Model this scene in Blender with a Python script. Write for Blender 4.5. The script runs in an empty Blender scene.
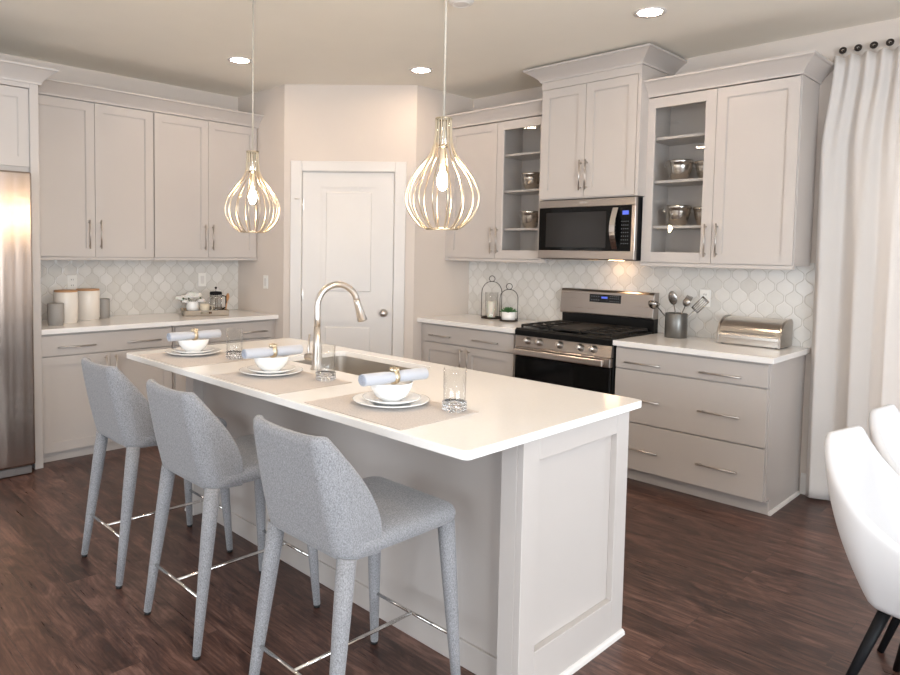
import bpy, bmesh, math, random
from mathutils import Vector, Matrix
PI = math.pi
random.seed(7)
S = bpy.context.scene
COL = S.collection

# ------------------------------------------------------------------ camera
def setup_camera():
    cam = bpy.data.cameras.new('camera'); o = bpy.data.objects.new('camera', cam); COL.objects.link(o)
    y, p, r = math.radians(46.156), math.radians(-3.319), math.radians(.907)
    F = Vector((-math.sin(y)*math.cos(p), math.cos(y)*math.cos(p), math.sin(p)))
    R = Vector((math.cos(y), math.sin(y), 0)); U = R.cross(F)
    R2 = R*math.cos(r)+U*math.sin(r); U2 = -R*math.sin(r)+U*math.cos(r)
    m = Matrix.Identity(4)
    for i in range(3):
        m[i][0] = R2[i]; m[i][1] = U2[i]; m[i][2] = -F[i]
    m.translation = (5.524, -4.739, 1.469)
    o.matrix_world = m
    cam.sensor_width = 36; cam.lens = 686.295/900*36
    cam.shift_x = (450-397.945)/900; cam.shift_y = -(337.5-290.686)/900
    cam.clip_start = .02
    S.camera = o
setup_camera()

# ------------------------------------------------------------------ light and exposure
S.view_settings.view_transform = 'Standard'
S.view_settings.look = 'None'
S.view_settings.exposure = 0.60
S.view_settings.gamma = 1
S.view_settings.use_curve_mapping = False
w = bpy.data.worlds.new('world'); S.world = w; w.use_nodes = True
bgn = w.node_tree.nodes['Background']; bgn.inputs[0].default_value = (.75, .86, 1, 1); bgn.inputs[1].default_value = 1.5

def area(name, loc, rot, sx, sy, power, col):
    l = bpy.data.lights.new(name, 'AREA'); l.shape = 'RECTANGLE'; l.size = sx; l.size_y = sy; l.energy = power; l.color = col
    o = bpy.data.objects.new(name, l); COL.objects.link(o); o.location = loc; o.rotation_euler = rot
    return o
DAY = (.86, .93, 1)
area('daylight_patio', (5.5, .35, 1.25), (-PI/2, 0, 0), 1.8, 2.2, 48, DAY)          # faces -y, outside the patio door
area('daylight_front', (4.6, -8.35, 1.5), (PI/2+.40, 0, 0), 5.2, 1.9, 92, DAY)           # faces +y
area('daylight_right', (8.5, -4.6, 1.5), (0, PI/2+.35, 0), 1.9, 3.6, 205, DAY)            # faces -x
LAMP = (1, .80, .60)
DOWNLIGHT = 75.0
BULB = 300.0

# ------------------------------------------------------------------ materials
def mat(name, col, rough=.5, metal=0, **k):
    m = bpy.data.materials.new(name); m.use_nodes = True
    b = m.node_tree.nodes['Principled BSDF']
    b.inputs['Base Color'].default_value = (*col, 1); b.inputs['Roughness'].default_value = rough; b.inputs['Metallic'].default_value = metal
    if 'spec' in k: b.inputs['Specular IOR Level'].default_value = k['spec']
    if 'trans' in k: b.inputs['Transmission Weight'].default_value = k['trans']
    if 'ior' in k: b.inputs['IOR'].default_value = k['ior']
    if 'coat' in k: b.inputs['Coat Weight'].default_value = k['coat']
    if 'sheen' in k: b.inputs['Sheen Weight'].default_value = k['sheen']
    if 'sss' in k: b.inputs['Subsurface Weight'].default_value = k['sss']
    if 'emit' in k:
        b.inputs['Emission Color'].default_value = (*k['emit'], 1); b.inputs['Emission Strength'].default_value = k.get('es', 1)
    return m
class NT:
    def __init__(s, m): s.t = m.node_tree; s.b = s.t.nodes['Principled BSDF']
    def n(s, typ, **k):
        n = s.t.nodes.new(typ)
        for a, v in k.items(): setattr(n, a, v)
        return n
    def l(s, a, b): s.t.links.new(a, b)
    def math(s, op, a, b=None, c=None):
        n = s.t.nodes.new('ShaderNodeMath'); n.operation = op
        for i, v in enumerate((a, b, c)):
            if v is None: continue
            if isinstance(v, (int, float)): n.inputs[i].default_value = v
            else: s.l(v, n.inputs[i])
        return n.outputs[0]
    def coord(s, scale=(1, 1, 1), kind='Object'):
        tc = s.n('ShaderNodeTexCoord'); mp = s.n('ShaderNodeMapping'); mp.inputs['Scale'].default_value = scale
        s.l(tc.outputs[kind], mp.inputs['Vector']); return mp.outputs[0]
    def noise(s, vec, scale, detail=4, rough=.5, dist=0):
        n = s.n('ShaderNodeTexNoise'); n.inputs['Distortion'].default_value = dist; n.inputs['Scale'].default_value = scale; n.inputs['Detail'].default_value = detail; n.inputs['Roughness'].default_value = rough
        if vec is not None: s.l(vec, n.inputs['Vector'])
        return n.outputs['Fac']
    def ramp(s, fac, stops):
        r = s.n('ShaderNodeValToRGB'); e = r.color_ramp.elements
        while len(e) < len(stops): e.new(.5)
        for i, (p, c) in enumerate(stops): e[i].position = p; e[i].color = (*c, 1)
        s.l(fac, r.inputs[0]); return r.outputs[0]
    def mix(s, fac, a, b, mode='MIX'):
        m = s.n('ShaderNodeMix', data_type='RGBA', blend_type=mode)
        for sock, v in ((m.inputs[0], fac), (m.inputs[6], a), (m.inputs[7], b)):
            if isinstance(v, (int, float)): sock.default_value = v
            elif isinstance(v, tuple): sock.default_value = (*v, 1)
            else: s.l(v, sock)
        return m.outputs[2]
    def bump(s, h, strength, dist=.001):
        b = s.n('ShaderNodeBump'); b.inputs['Strength'].default_value = strength; b.inputs['Distance'].default_value = dist
        s.l(h, b.inputs['Height']); s.l(b.outputs[0], s.b.inputs['Normal'])
    def base(s, c): s.l(c, s.b.inputs['Base Color'])

def paint(name, col, rough=.45):
    m = mat(name, col, rough); t = NT(m)
    f = t.noise(t.coord(), 3, 3)
    t.base(t.mix(f, tuple(c*.97 for c in col), tuple(min(1, c*1.03) for c in col)))
    t.bump(t.noise(t.coord(), 180, 2), .04, .0005)
    return m
CAB = paint('cabinet_paint', (.53, .483, .450), .38)
CABB = paint('cabinet_paint_island', (.53, .483, .450), .38)
CABIN = paint('cabinet_inside', (.50, .47, .44), .5)
WALL = paint('wall_paint', (.665, .585, .52), .8)
CEIL = paint('ceiling_paint', (.90, .85, .76), .9)
WHITE = paint('white_trim', (.72, .68, .645), .35)
SWITCHP = mat('switch_plastic', (.85, .82, .77), .35)

def steel(name, col=(.50, .455, .415), rough=.28, axis=0):
    m = mat(name, col, rough, 1); t = NT(m)
    sc = [220, 220, 220]; sc[axis] = 1.2
    f = t.noise(t.coord(tuple(sc)), 1, 2)
    t.l(t.math('MULTIPLY_ADD', f, .03, rough-.015), t.b.inputs['Roughness'])
    t.bump(f, .002, .0001)
    m.node_tree.nodes['Principled BSDF'].inputs['Anisotropic'].default_value = .4
    return m
STEEL = steel('brushed_steel', (.40, .36, .33))
STEELV = steel('brushed_steel_vertical', (.46, .385, .335), .22, 2)
def ripple(m):
    t = NT(m); old = t.b.inputs['Normal'].links[0].from_node
    b = t.n('ShaderNodeBump'); b.inputs['Strength'].default_value = .5; b.inputs['Distance'].default_value = .012
    t.l(t.noise(t.coord((1, 9, .35)), 1, 2), b.inputs['Height']); t.l(b.outputs[0], old.inputs['Normal'])
ripple(STEELV)
CHROME = mat('chrome', (.80, .78, .75), .12, 1)
NICKEL = mat('satin_nickel', (.66, .61, .56), .28, 1)
PULL = mat('pull_metal', (.56, .51, .47), .30, 1)
CAGE = mat('cage_metal', (.60, .51, .38), .30, 1)
BLACKG = mat('black_glass', (.004, .004, .004), .07, spec=.22)
BLACK = mat('black_enamel', (.006, .006, .006), .3, spec=.25)
IRON = mat('cast_iron', (.022, .019, .017), .55, spec=.3)
DARKM = mat('dark_bronze', (.035, .026, .020), .4, .6)
PLASTIC = mat('black_plastic', (.006, .006, .007), .5, spec=.15)
GLASS = mat('clear_glass', (1, 1, 1), .0, 0, trans=1, ior=1.45)
def thin_glass(name, refl=.08, tint=(.97, .975, .975)):
    m = bpy.data.materials.new(name); m.use_nodes = True; nt = m.node_tree
    for n in list(nt.nodes): nt.nodes.remove(n)
    o = nt.nodes.new('ShaderNodeOutputMaterial'); tr = nt.nodes.new('ShaderNodeBsdfTransparent'); tr.inputs[0].default_value = (*tint, 1)
    g = nt.nodes.new('ShaderNodeBsdfGlossy'); g.inputs['Roughness'].default_value = .01
    fa = nt.nodes.new('ShaderNodeLayerWeight'); fa.inputs['Blend'].default_value = .5
    pw = nt.nodes.new('ShaderNodeMath'); pw.operation = 'POWER'; pw.inputs[1].default_value = 4; nt.links.new(fa.outputs['Facing'], pw.inputs[0])
    lw = nt.nodes.new('ShaderNodeMath'); lw.operation = 'MULTIPLY_ADD'; lw.inputs[1].default_value = .9; lw.inputs[2].default_value = refl*.5; nt.links.new(pw.outputs[0], lw.inputs[0])
    mx = nt.nodes.new('ShaderNodeMixShader')
    nt.links.new(lw.outputs[0], mx.inputs[0]); nt.links.new(tr.outputs[0], mx.inputs[1]); nt.links.new(g.outputs[0], mx.inputs[2]); nt.links.new(mx.outputs[0], o.inputs[0])
    return m
PANE = thin_glass('window_glass')
TUMBLER = thin_glass('tumbler_glass', tint=(.985, .987, .985))
CERAMIC = mat('white_ceramic', (.88, .87, .85), .12, 0, coat=.5)
CANW = mat('canister_ceramic', (.80, .74, .67), .3)
CANG = mat('canister_stoneware', (.33, .31, .29), .55)
GUNM = mat('gunmetal', (.16, .155, .145), .35, .7)
BAMBOO = mat('bamboo', (.50, .27, .13), .45)
CREAM = mat('cream_glaze', (.66, .58, .45), .3)
WAX = mat('candle_wax', (.85, .80, .70), .5, 0, sss=.3)
LEAF = mat('succulent_leaf', (.06, .16, .05), .5)
PETAL = mat('petal', (.86, .80, .76), .7, 0, sss=.2)
TWIG = mat('leaf_dark', (.12, .14, .08), .6)
COFFEE = mat('coffee', (.10, .045, .022), .6)
GOLD = mat('soft_gold', (.72, .61, .45), .3, 1)
NAPKIN = mat('napkin_linen', (.46, .475, .52), .9, 0, sheen=.3)
NAPIN = mat('napkin_fold', (.36, .40, .50), .9)
FOOTB = mat('black_foot', (.01, .01, .01), .5)
BULBM = mat('bulb_glow', (1, .9, .7), .3, 0, emit=(1, .74, .46), es=BULB)
DOWN = mat('downlight_glow', (1, .95, .9), .5, 0, emit=(1, .775, .575), es=DOWNLIGHT)
TASK = mat('task_glow', (1, .9, .7), .5, 0, emit=(1, .62, .34), es=22)
BLUE = mat('display_blue', (.02, .03, .1), .3, 0, emit=(.10, .16, .8), es=.7)
WHITEMARK = mat('key_print', (.16, .165, .18), .5)

def fabric(name, c1, c2, scale=300, rough=.95):
    m = mat(name, c1, rough, 0, sheen=.25); t = NT(m)
    co = t.coord()
    wv = t.noise(t.coord((1, 1, 3.2)), scale*.55, 2); wv2 = t.noise(t.coord((2.6, 2.6, 1)), scale*.4, 2)
    f = t.math('MULTIPLY', t.math('ADD', wv, wv2), .5)
    t.base(t.ramp(f, [(.36, c1), (.62, c2)]))
    t.bump(f, .5, .0015)
    return m
STOOLF = fabric('stool_tweed', (.155, .153, .160), (.33, .325, .335), 380)
CHAIRF = mat('white_leatherette', (.60, .585, .585), .5, 0)
CURT = bpy.data.materials.new('curtain_cloth')
def mk_curtain(m):
    m.use_nodes = True; t = NT(m); b = t.b
    b.inputs['Roughness'].default_value = .9
    f = t.noise(t.coord((1, 1, 8)), 260, 2)
    col = t.mix(f, (.76, .71, .67), (.85, .80, .76)); t.base(col)
    t.bump(f, .25, .001)
    tl = t.n('ShaderNodeBsdfTranslucent'); t.l(col, tl.inputs[0])
    mx = t.n('ShaderNodeMixShader'); mx.inputs[0].default_value = .28
    out = m.node_tree.nodes['Material Output']
    t.l(b.outputs[0], mx.inputs[1]); t.l(tl.outputs[0], mx.inputs[2]); t.l(mx.outputs[0], out.inputs[0])
mk_curtain(CURT)
MATM = fabric('placemat_weave', (.42, .36, .32), (.58, .51, .455), 300)

def mk_quartz():
    m = mat('white_quartz', (.82, .78, .73), .12); t = NT(m)
    f = t.noise(t.coord(), 90, 3); g = t.noise(t.coord(), 2.2, 5, .6)
    c = t.mix(f, (.86, .83, .80), (.92, .89, .86))
    t.base(t.mix(t.math('MULTIPLY', g, .15), c, (.74, .70, .66)))
    return m
QUARTZ = mk_quartz()

def mk_floor():
    m = mat('walnut_planks', (.06, .03, .02), .33, spec=.5); t = NT(m)
    co = t.coord()
    br = t.n('ShaderNodeTexBrick'); br.offset = .37; br.offset_frequency = 2
    br.inputs['Color1'].default_value = (0, 0, 0, 1); br.inputs['Color2'].default_value = (1, 1, 1, 1); br.inputs['Mortar'].default_value = (.5, .5, .5, 1)
    br.inputs['Scale'].default_value = 1; br.inputs['Mortar Size'].default_value = .0012; br.inputs['Mortar Smooth'].default_value = .3
    br.inputs['Brick Width'].default_value = 1.22; br.inputs['Row Height'].default_value = .15; br.inputs['Bias'].default_value = 0
    t.l(co, br.inputs['Vector'])
    sep = t.n('ShaderNodeSeparateColor'); t.l(br.outputs['Color'], sep.inputs[0]); pid = sep.outputs[0]
    # grain, shifted plank by plank
    sx = t.n('ShaderNodeSeparateXYZ'); t.l(co, sx.inputs[0])
    cx = t.n('ShaderNodeCombineXYZ')
    t.l(t.math('MULTIPLY_ADD', pid, 7.3, t.math('MULTIPLY', sx.outputs[0], 3.4)), cx.inputs[0])
    t.l(t.math('MULTIPLY', sx.outputs[1], 12), cx.inputs[1]); t.l(t.math('MULTIPLY', pid, 31), cx.inputs[2])
    g1 = t.noise(cx.outputs[0], 1.2, 7, .66, 1.1)
    cx2 = t.n('ShaderNodeCombineXYZ')
    t.l(t.math('MULTIPLY', sx.outputs[0], 3), cx2.inputs[0]); t.l(t.math('MULTIPLY', sx.outputs[1], 70), cx2.inputs[1]); t.l(t.math('MULTIPLY', pid, 11), cx2.inputs[2])
    g2 = t.noise(cx2.outputs[0], 1.5, 4, .6)
    f = t.math('ADD', t.math('MULTIPLY', g1, .62), t.math('MULTIPLY', g2, .38))
    f = t.math('ADD', f, t.math('MULTIPLY', t.math('SUBTRACT', pid, .5), .09))
    c = t.ramp(f, [(.30, (.012, .0055, .004)), (.43, (.046, .020, .015)), (.54, (.104, .050, .037)), (.66, (.215, .115, .088))])
    c = t.mix(t.math('MULTIPLY', br.outputs['Fac'], .6), c, (.018, .010, .008)); t.base(c)
    t.l(t.math('MULTIPLY_ADD', g2, .24, .20), t.b.inputs['Roughness'])
    h = t.math('SUBTRACT', t.math('MULTIPLY', g2, .5), br.outputs['Fac'])
    t.bump(h, .35, .0012)
    return m
FLOORM = mk_floor()

def mk_tile(name, axis, W=.108, H=.142):
    """arabesque (lantern) marble tile; axis = 0 runs along x, 1 along y"""
    m = mat(name, (.8, .78, .74), .16); t = NT(m)
    sx = t.n('ShaderNodeSeparateXYZ'); t.l(t.coord(), sx.inputs[0])
    u = sx.outputs[axis]; z = sx.outputs[2]
    th = t.math('MULTIPLY', z, 2*PI/H)
    c1 = t.math('COSINE', th); c3 = t.math('COSINE', t.math('MULTIPLY', th, 3))
    wv = t.math('ADD', t.math('MULTIPLY', c1, .92), t.math('MULTIPLY', c3, -.12))
    half = t.math('MULTIPLY_ADD', wv, W/4, W/4)               # half width of the tile centred on u = 0 at this height
    um = t.math('SUBTRACT', t.math('FLOORED_MODULO', t.math('ADD', u, W/2), W), W/2) if False else t.math('SUBTRACT', t.math('MODULO', t.math('ADD', u, W/2+W*200), W), W/2)
    d = t.math('SUBTRACT', t.math('ABSOLUTE', um), half)
    slope = t.math('SQRT', t.math('MULTIPLY_ADD', t.math('MULTIPLY', t.math('SINE', th), t.math('SINE', th)), (W*PI/2/H)**2, 1))
    dist = t.math('DIVIDE', t.math('ABSOLUTE', d), slope)
    grout = t.math('LESS_THAN', dist, .0017)
    soft = t.n('ShaderNodeMapRange'); soft.inputs[1].default_value = .001; soft.inputs[2].default_value = .006; t.l(dist, soft.inputs[0])
    inside = t.math('LESS_THAN', d, 0)
    ca = t.math('ADD', t.math('FLOOR', t.math('DIVIDE', t.math('ADD', u, W/2), W)), t.math('MULTIPLY', t.math('ROUND', t.math('DIVIDE', z, H)), 17))
    cb = t.math('ADD', t.math('FLOOR', t.math('DIVIDE', u, W)), t.math('MULTIPLY', t.math('ROUND', t.math('DIVIDE', t.math('ADD', z, H/2), H)), 23.7))
    cid = t.math('ADD', t.math('MULTIPLY', inside, ca), t.math('MULTIPLY', t.math('SUBTRACT', 1, inside), cb))
    wn = t.n('ShaderNodeTexWhiteNoise', noise_dimensions='1D'); t.l(cid, wn.inputs['W'])
    vein = t.noise(t.coord(), 9, 6, .65)
    tone = t.math('ADD', t.math('MULTIPLY', wn.outputs['Value'], .5), t.math('MULTIPLY', vein, .6))
    c = t.ramp(tone, [(.15, (.62, .585, .54)), (.45, (.68, .65, .605)), (.8, (.745, .715, .675))])
    t.base(t.mix(grout, c, (.50, .46, .41)))
    t.l(t.math('MULTIPLY_ADD', grout, .5, .16), t.b.inputs['Roughness'])
    t.bump(soft.outputs[0], .5, .002)
    return m
TILEX = mk_tile('arabesque_tile_back', 0); TILEY = mk_tile('arabesque_tile_left', 1)

# ------------------------------------------------------------------ mesh helpers
class FR:
    """a wall-side frame: u along the wall, n out from it"""
    def __init__(s, o, u, n): s.o = Vector((*o, 0)); s.u = Vector((*u, 0)); s.n = Vector((*n, 0))
    def __call__(s, u, n, z): return s.o+s.u*u+s.n*n+Vector((0, 0, z))
BACK = FR((0, 0), (1, 0), (0, -1)); LEFT = FR((0, 0), (0, 1), (1, 0)); WORLD = FR((0, 0), (1, 0), (0, 1))
_t = Vector((.787, .754)).normalized(); DIAG = FR((.731, -1.463), (_t.x, _t.y), (_t.y, -_t.x)); DLEN = 1.09

class MB:
    def __init__(s): s.bm = bmesh.new()
    def box(s, u0, u1, n0, n1, z0, z1, F=WORLD, bev=0, seg=1):
        vs = [s.bm.verts.new(F(u, n, z)) for z in (z0, z1) for n in (n0, n1) for u in (u0, u1)]
        fs = [s.bm.faces.new([vs[i] for i in q]) for q in ((0, 2, 3, 1), (4, 5, 7, 6), (0, 1, 5, 4), (2, 6, 7, 3), (0, 4, 6, 2), (1, 3, 7, 5))]
        bmesh.ops.recalc_face_normals(s.bm, faces=fs)
        if bev:
            es = list({e for f in fs for e in f.edges})
            bmesh.ops.bevel(s.bm, geom=es, offset=bev, segments=seg, profile=.5, affect='EDGES')
        return s
    def prism(s, pts, z0, z1, bev=0):
        a = [s.bm.verts.new((x, y, z0)) for x, y in pts]; b = [s.bm.verts.new((x, y, z1)) for x, y in pts]
        n = len(pts); fs = [s.bm.faces.new(a[::-1]), s.bm.faces.new(b)]+[s.bm.faces.new((a[i], a[(i+1) % n], b[(i+1) % n], b[i])) for i in range(n)]
        bmesh.ops.recalc_face_normals(s.bm, faces=fs)
        if bev: bmesh.ops.bevel(s.bm, geom=list({e for f in fs for e in f.edges}), offset=bev, segments=1, affect='EDGES')
        return s
    def extrude(s, F, prof, u0, u1):
        """profile of (n, z) points run along u"""
        a = [s.bm.verts.new(F(u0, n, z)) for n, z in prof]; b = [s.bm.verts.new(F(u1, n, z)) for n, z in prof]
        n = len(prof); fs = [s.bm.faces.new(a), s.bm.faces.new(b[::-1])]+[s.bm.faces.new((a[i], b[i], b[(i+1) % n], a[(i+1) % n])) for i in range(n)]
        bmesh.ops.recalc_face_normals(s.bm, faces=fs); return s
    def tube(s, pts, r, seg=10, caps=True, closed=False, flat=None):
        pts = [Vector(p) for p in pts]; n = len(pts); rr = r if isinstance(r, (list, tuple)) else [r]*n
        rings = []; prev = None
        for i, p in enumerate(pts):
            if closed: t = (pts[(i+1) % n]-pts[i-1])
            else: t = pts[min(i+1, n-1)]-pts[max(i-1, 0)]
            t.normalize()
            if prev is None:
                a = Vector((0, 0, 1)) if abs(t.z) < .9 else Vector((1, 0, 0)); x = t.cross(a).normalized()
            else: x = (prev-t*prev.dot(t)).normalized()
            prev = x; y = t.cross(x)
            rings.append([s.bm.verts.new(p+(x*math.cos(2*PI*k/seg)+y*math.sin(2*PI*k/seg))*rr[i]) for k in range(seg)])
        m = n if closed else n-1
        for i in range(m):
            A, B = rings[i], rings[(i+1) % n]
            for k in range(seg):
                f = s.bm.faces.new((A[k], A[(k+1) % seg], B[(k+1) % seg], B[k])); f.smooth = True
        if caps and not closed: s.bm.faces.new(rings[0][::-1]); s.bm.faces.new(rings[-1])
        return s
    def lathe(s, prof, c=(0, 0, 0), seg=32, M=None, sx=1, sy=1, smooth=True):
        """(r, z) profile; r = 0 ends close on the axis"""
        c = Vector(c); rings = []
        for r, z in prof:
            if r < 1e-6: ps = [Vector((0, 0, z))]
            else: ps = [Vector((r*math.cos(2*PI*k/seg)*sx, r*math.sin(2*PI*k/seg)*sy, z)) for k in range(seg)]
            rings.append([s.bm.verts.new(c+((M @ p) if M else p)) for p in ps])
        for A, B in zip(rings, rings[1:]):
            for k in range(seg):
                a, b = A[k % len(A)], A[(k+1) % len(A)]; d, e = B[k % len(B)], B[(k+1) % len(B)]
                q = []
                for v in (a, b, e, d):
                    if v not in q: q.append(v)
                if len(q) > 2: f = s.bm.faces.new(q); f.smooth = smooth
        return s
    def disc(s, c, r, z0, z1, seg=24): return s.lathe([(0, z0), (r, z0), (r, z1), (0, z1)], c, seg, smooth=False)
    def ball(s, c, r, sx=1, sy=1, sz=1, seg=16, M=None):
        n = seg//2; return s.lathe([(r*math.sin(PI*i/n) if 0 < i < n else 0, -r*math.cos(PI*i/n)*sz) for i in range(n+1)], c, seg, M, sx, sy)
    def build(s, name, m, parent=None, sub=0, bev=0, world=True, smooth=False):
        off = Vector((0, 0, 0))
        if parent is not None and world:
            p = parent
            while p is not None: off += p.location; p = p.parent
        if off.length: bmesh.ops.translate(s.bm, verts=s.bm.verts, vec=-off)
        bmesh.ops.recalc_face_normals(s.bm, faces=s.bm.faces)
        if smooth:
            for f in s.bm.faces: f.smooth = True
        me = bpy.data.meshes.new(name); s.bm.to_mesh(me); s.bm.free()
        me.materials.append(m)
        o = bpy.data.objects.new(name, me); COL.objects.link(o)
        if parent is not None: o.parent = parent
        if bev:
            b = o.modifiers.new('b', 'BEVEL'); b.width = bev; b.segments = 2; b.limit_method = 'ANGLE'
        if sub:
            q = o.modifiers.new('s', 'SUBSURF'); q.levels = sub; q.render_levels = sub
        return o

def tag(o, label=None, cat=None, group=None, kind=None):
    for k, v in (('label', label), ('category', cat), ('group', group), ('kind', kind)):
        if v: o[k] = v
    return o
def thing(name, label, cat, loc=(0, 0, 0), rz=0, group=None):
    o = bpy.data.objects.new(name, None); COL.objects.link(o); o.location = loc; o.rotation_euler = (0, 0, rz); o.empty_display_size = .1
    return tag(o, label, cat, group)
def struct(o, label=None): return tag(o, label, None, None, 'structure')
def copy_tree(o, parent=None):
    c = o.copy(); COL.objects.link(c); c.parent = parent
    for ch in [x for x in COL.objects if x.parent == o]: copy_tree(ch, c)
    return c
def box(name, m, parent, *a, **k): return MB().box(*a, **k).build(name, m, parent)

# ------------------------------------------------------------------ the room
H = 2.82; P1 = 1.463; P2 = 1.518
XR, YF = 8.2, -8.0
struct(box('floor', FLOORM, None, -.12, XR+.12, YF-.12, .12, -.06, 0))
struct(box('ceiling', CEIL, None, -.12, XR+.12, YF-.12, .12, H, H+.08))
struct(box('wall_left', WALL, None, -.12, 0, YF, 0, 0, H))
# wall behind the range, with the patio opening
PX0, PX1, PZ = 4.62, 6.45, 2.2
m = MB().box(-.12, PX0, 0, .12, 0, H).box(PX1, XR, 0, .12, 0, H).box(PX0, PX1, 0, .12, PZ, H)
struct(m.build('wall_back', WALL))
# front wall (behind the camera) with a wide window, right wall with one
m = MB().box(-.12, 2.0, YF-.12, YF, 0, H).box(7.2, XR+.12, YF-.12, YF, 0, H).box(2.0, 7.2, YF-.12, YF, 0, .55).box(2.0, 7.2, YF-.12, YF, 2.45, H)
struct(m.build('wall_front', WALL))
m = MB().box(XR, XR+.12, YF, -6.4, 0, H).box(XR, XR+.12, -2.8, .12, 0, H).box(XR, XR+.12, -6.4, -2.8, 0, .55).box(XR, XR+.12, -6.4, -2.8, 2.45, H)
struct(m.build('wall_right', WALL))
def window(name, F, u0, u1, z0, z1, n):
    m = MB()
    for i in range(n+1):
        u = u0+(u1-u0)*i/n; m.box(max(u0, u-.035), min(u1, u+.035), .03, .09, z0, z1, F)
    m.box(u0, u1, .031, .089, z0, z0+.06, F).box(u0, u1, .031, .089, z1-.06, z1, F)
    o = struct(m.build(name, WHITE)); box('pane', PANE, o, u0+.01, u1-.01, .057, .061, z0+.01, z1-.01, F=F); return o
window('window_1', FR((0, 0), (1, 0), (0, 1)), PX0, PX1, 0.0, PZ, 2)
window('window_2', FR((0, YF), (1, 0), (0, -1)), 2.0, 7.2, .55, 2.45, 4)
window('window_3', FR((XR, 0), (0, 1), (1, 0)), -6.4, -2.8, .55, 2.45, 3)
# corner pantry: two side walls and the diagonal with the door
struct(MB().prism([(0, -P1), (.731, -P1), (.731-.05, -P1+.12), (0, -P1+.12)], 0, H).build('wall_pantry_left', WALL))
struct(MB().prism([(P2, 0), (P2, -.709), (P2-.12, -.709+.05), (P2-.12, 0)], 0, H).build('wall_pantry_right', WALL))
D0, D1, DZ = .155, .915, 2.108
m = MB().box(0, D0-.01, -.11, 0, 0, H, DIAG).box(D1+.01, DLEN, -.11, 0, 0, H, DIAG).box(D0-.01, D1+.01, -.11, 0, DZ+.012, H, DIAG)
struct(m.build('wall_pantry_diagonal', WALL))
# casing
m = MB().box(D0-.098, D0-.004, .0005, .018, 0, DZ+.09, DIAG, .004).box(D1+.004, D1+.098, .0005, .018, 0, DZ+.09, DIAG, .004).box(D0-.004, D1+.004, .001, .0178, DZ+.006, DZ+.0895, DIAG, .004)
m.box(D0-.01, D0-.002, -.11, .0, 0, DZ+.008, DIAG).box(D1+.002, D1+.01, -.11, .0, 0, DZ+.008, DIAG).box(D0-.01, D1+.01, -.11, .0, DZ+.002, DZ+.011, DIAG)
struct(m.build('trim_1', WHITE), 'white casing around the pantry door')

def framed_slab(m, F, u0, u1, n0, n1, z0, z1, holes, rec, ease=.004):
    """slab with recessed rectangular panels; holes = [(u0,u1,z0,z1)] sorted by z, same u extents"""
    hu0, hu1 = holes[0][0], holes[0][1]
    m.box(u0, hu0, n0, n1, z0, z1, F).box(hu1, u1, n0, n1, z0, z1, F)
    zz = [z0]+[v for h in holes for v in (h[2], h[3])]+[z1]
    for i in range(0, len(zz), 2): m.box(hu0, hu1, n0, n1, zz[i], zz[i+1], F)
    for h in holes:
        m.box(hu0, hu1, n0+.0005, n1-rec, h[2], h[3], F)
        # small sloped bead round the recess
        for a, b, c, d in ((hu0, hu0+ease, h[2], h[3]), (hu1-ease, hu1, h[2], h[3])): m.box(a, b, n0+.001, n1-rec/2, c, d, F)
        for c, d in ((h[2], h[2]+ease), (h[3]-ease, h[3])): m.box(hu0, hu1, n0+.001, n1-rec/2, c, d, F)
    return m
m = MB()
framed_slab(m, DIAG, D0, D1, -.04, -.006, .01, DZ, [(D0+.155, D1-.145, .23, .865), (D0+.155, D1-.145, 1.083, 1.988)], .009, .012)
for z0, z1 in ((.23, .865), (1.083, 1.988)): m.box(D0+.195, D1-.185, -.03, -.009, z0+.04, z1-.04, DIAG, .006)
door = struct(m.build('door_1', WHITE), 'white two panel pantry door with a satin nickel knob')
k = DIAG(.842, -.006, .951); nd = DIAG.n
q = nd.to_track_quat('Z', 'Y').to_matrix()
MB().lathe([(0, 0), (.033, 0), (.033, .006), (.012, .012), (.011, .035), (.024, .042), (.030, .055), (.024, .070), (0, .074)], k, 24, q).build('knob', NICKEL, door)
for z in (.25, 1.09, 1.84):
    MB().tube([DIAG(D0-.004, .003, z-.05), DIAG(D0-.004, .003, z+.05)], .006, 8).box(D0-.004, D0+.012, -.006, -.004, z-.045, z+.045, DIAG).build('hinge', NICKEL, door)
MB().tube([DIAG(D0-.01, .008, 1.885), DIAG(D0-.03, .03, 1.885)], .003, 6).tube([DIAG(D0-.03, .03, 1.885), DIAG(D0-.06, .03, 1.885)], .005, 8).build('door_stop', NICKEL, door)
MB().box(D1-.001, D1+.003, -.007, .002, .915, .985, DIAG).build('strike_plate', NICKEL, door)
# baseboards
def baseboard(name, F, u0, u1):
    return struct(MB().extrude(F, [(0, 0), (.014, 0), (.014, .105), (.008, .125), (0, .13)], u0, u1).build(name, WHITE))
baseboard('baseboard_back', BACK, 4.245, PX0-.05)
baseboard('baseboard_pantry', DIAG, .0, D0-.10); baseboard('baseboard_pantry_right', DIAG, D1+.10, DLEN)
baseboard('baseboard_right', FR((XR, 0), (0, 1), (-1, 0)), YF, 0)
baseboard('baseboard_front', FR((0, YF), (1, 0), (0, 1)), 0, XR)
baseboard('baseboard_left', LEFT, YF, -4.45)
# backsplashes
struct(box('trim_2', TILEX, None, P2, 4.27, .0005, .010, .914, 1.435, F=BACK), 'white arabesque tile backsplash behind the range')
struct(box('trim_3', TILEY, None, -3.31, -P1, .0005, .010, .914, 1.40, F=LEFT), 'white arabesque tile backsplash on the left wall')
struct(box('trim_4', WHITE, None, 4.27, 4.276, .0005, .012, .914, 1.435, F=BACK), 'edge trim of the backsplash')

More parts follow.
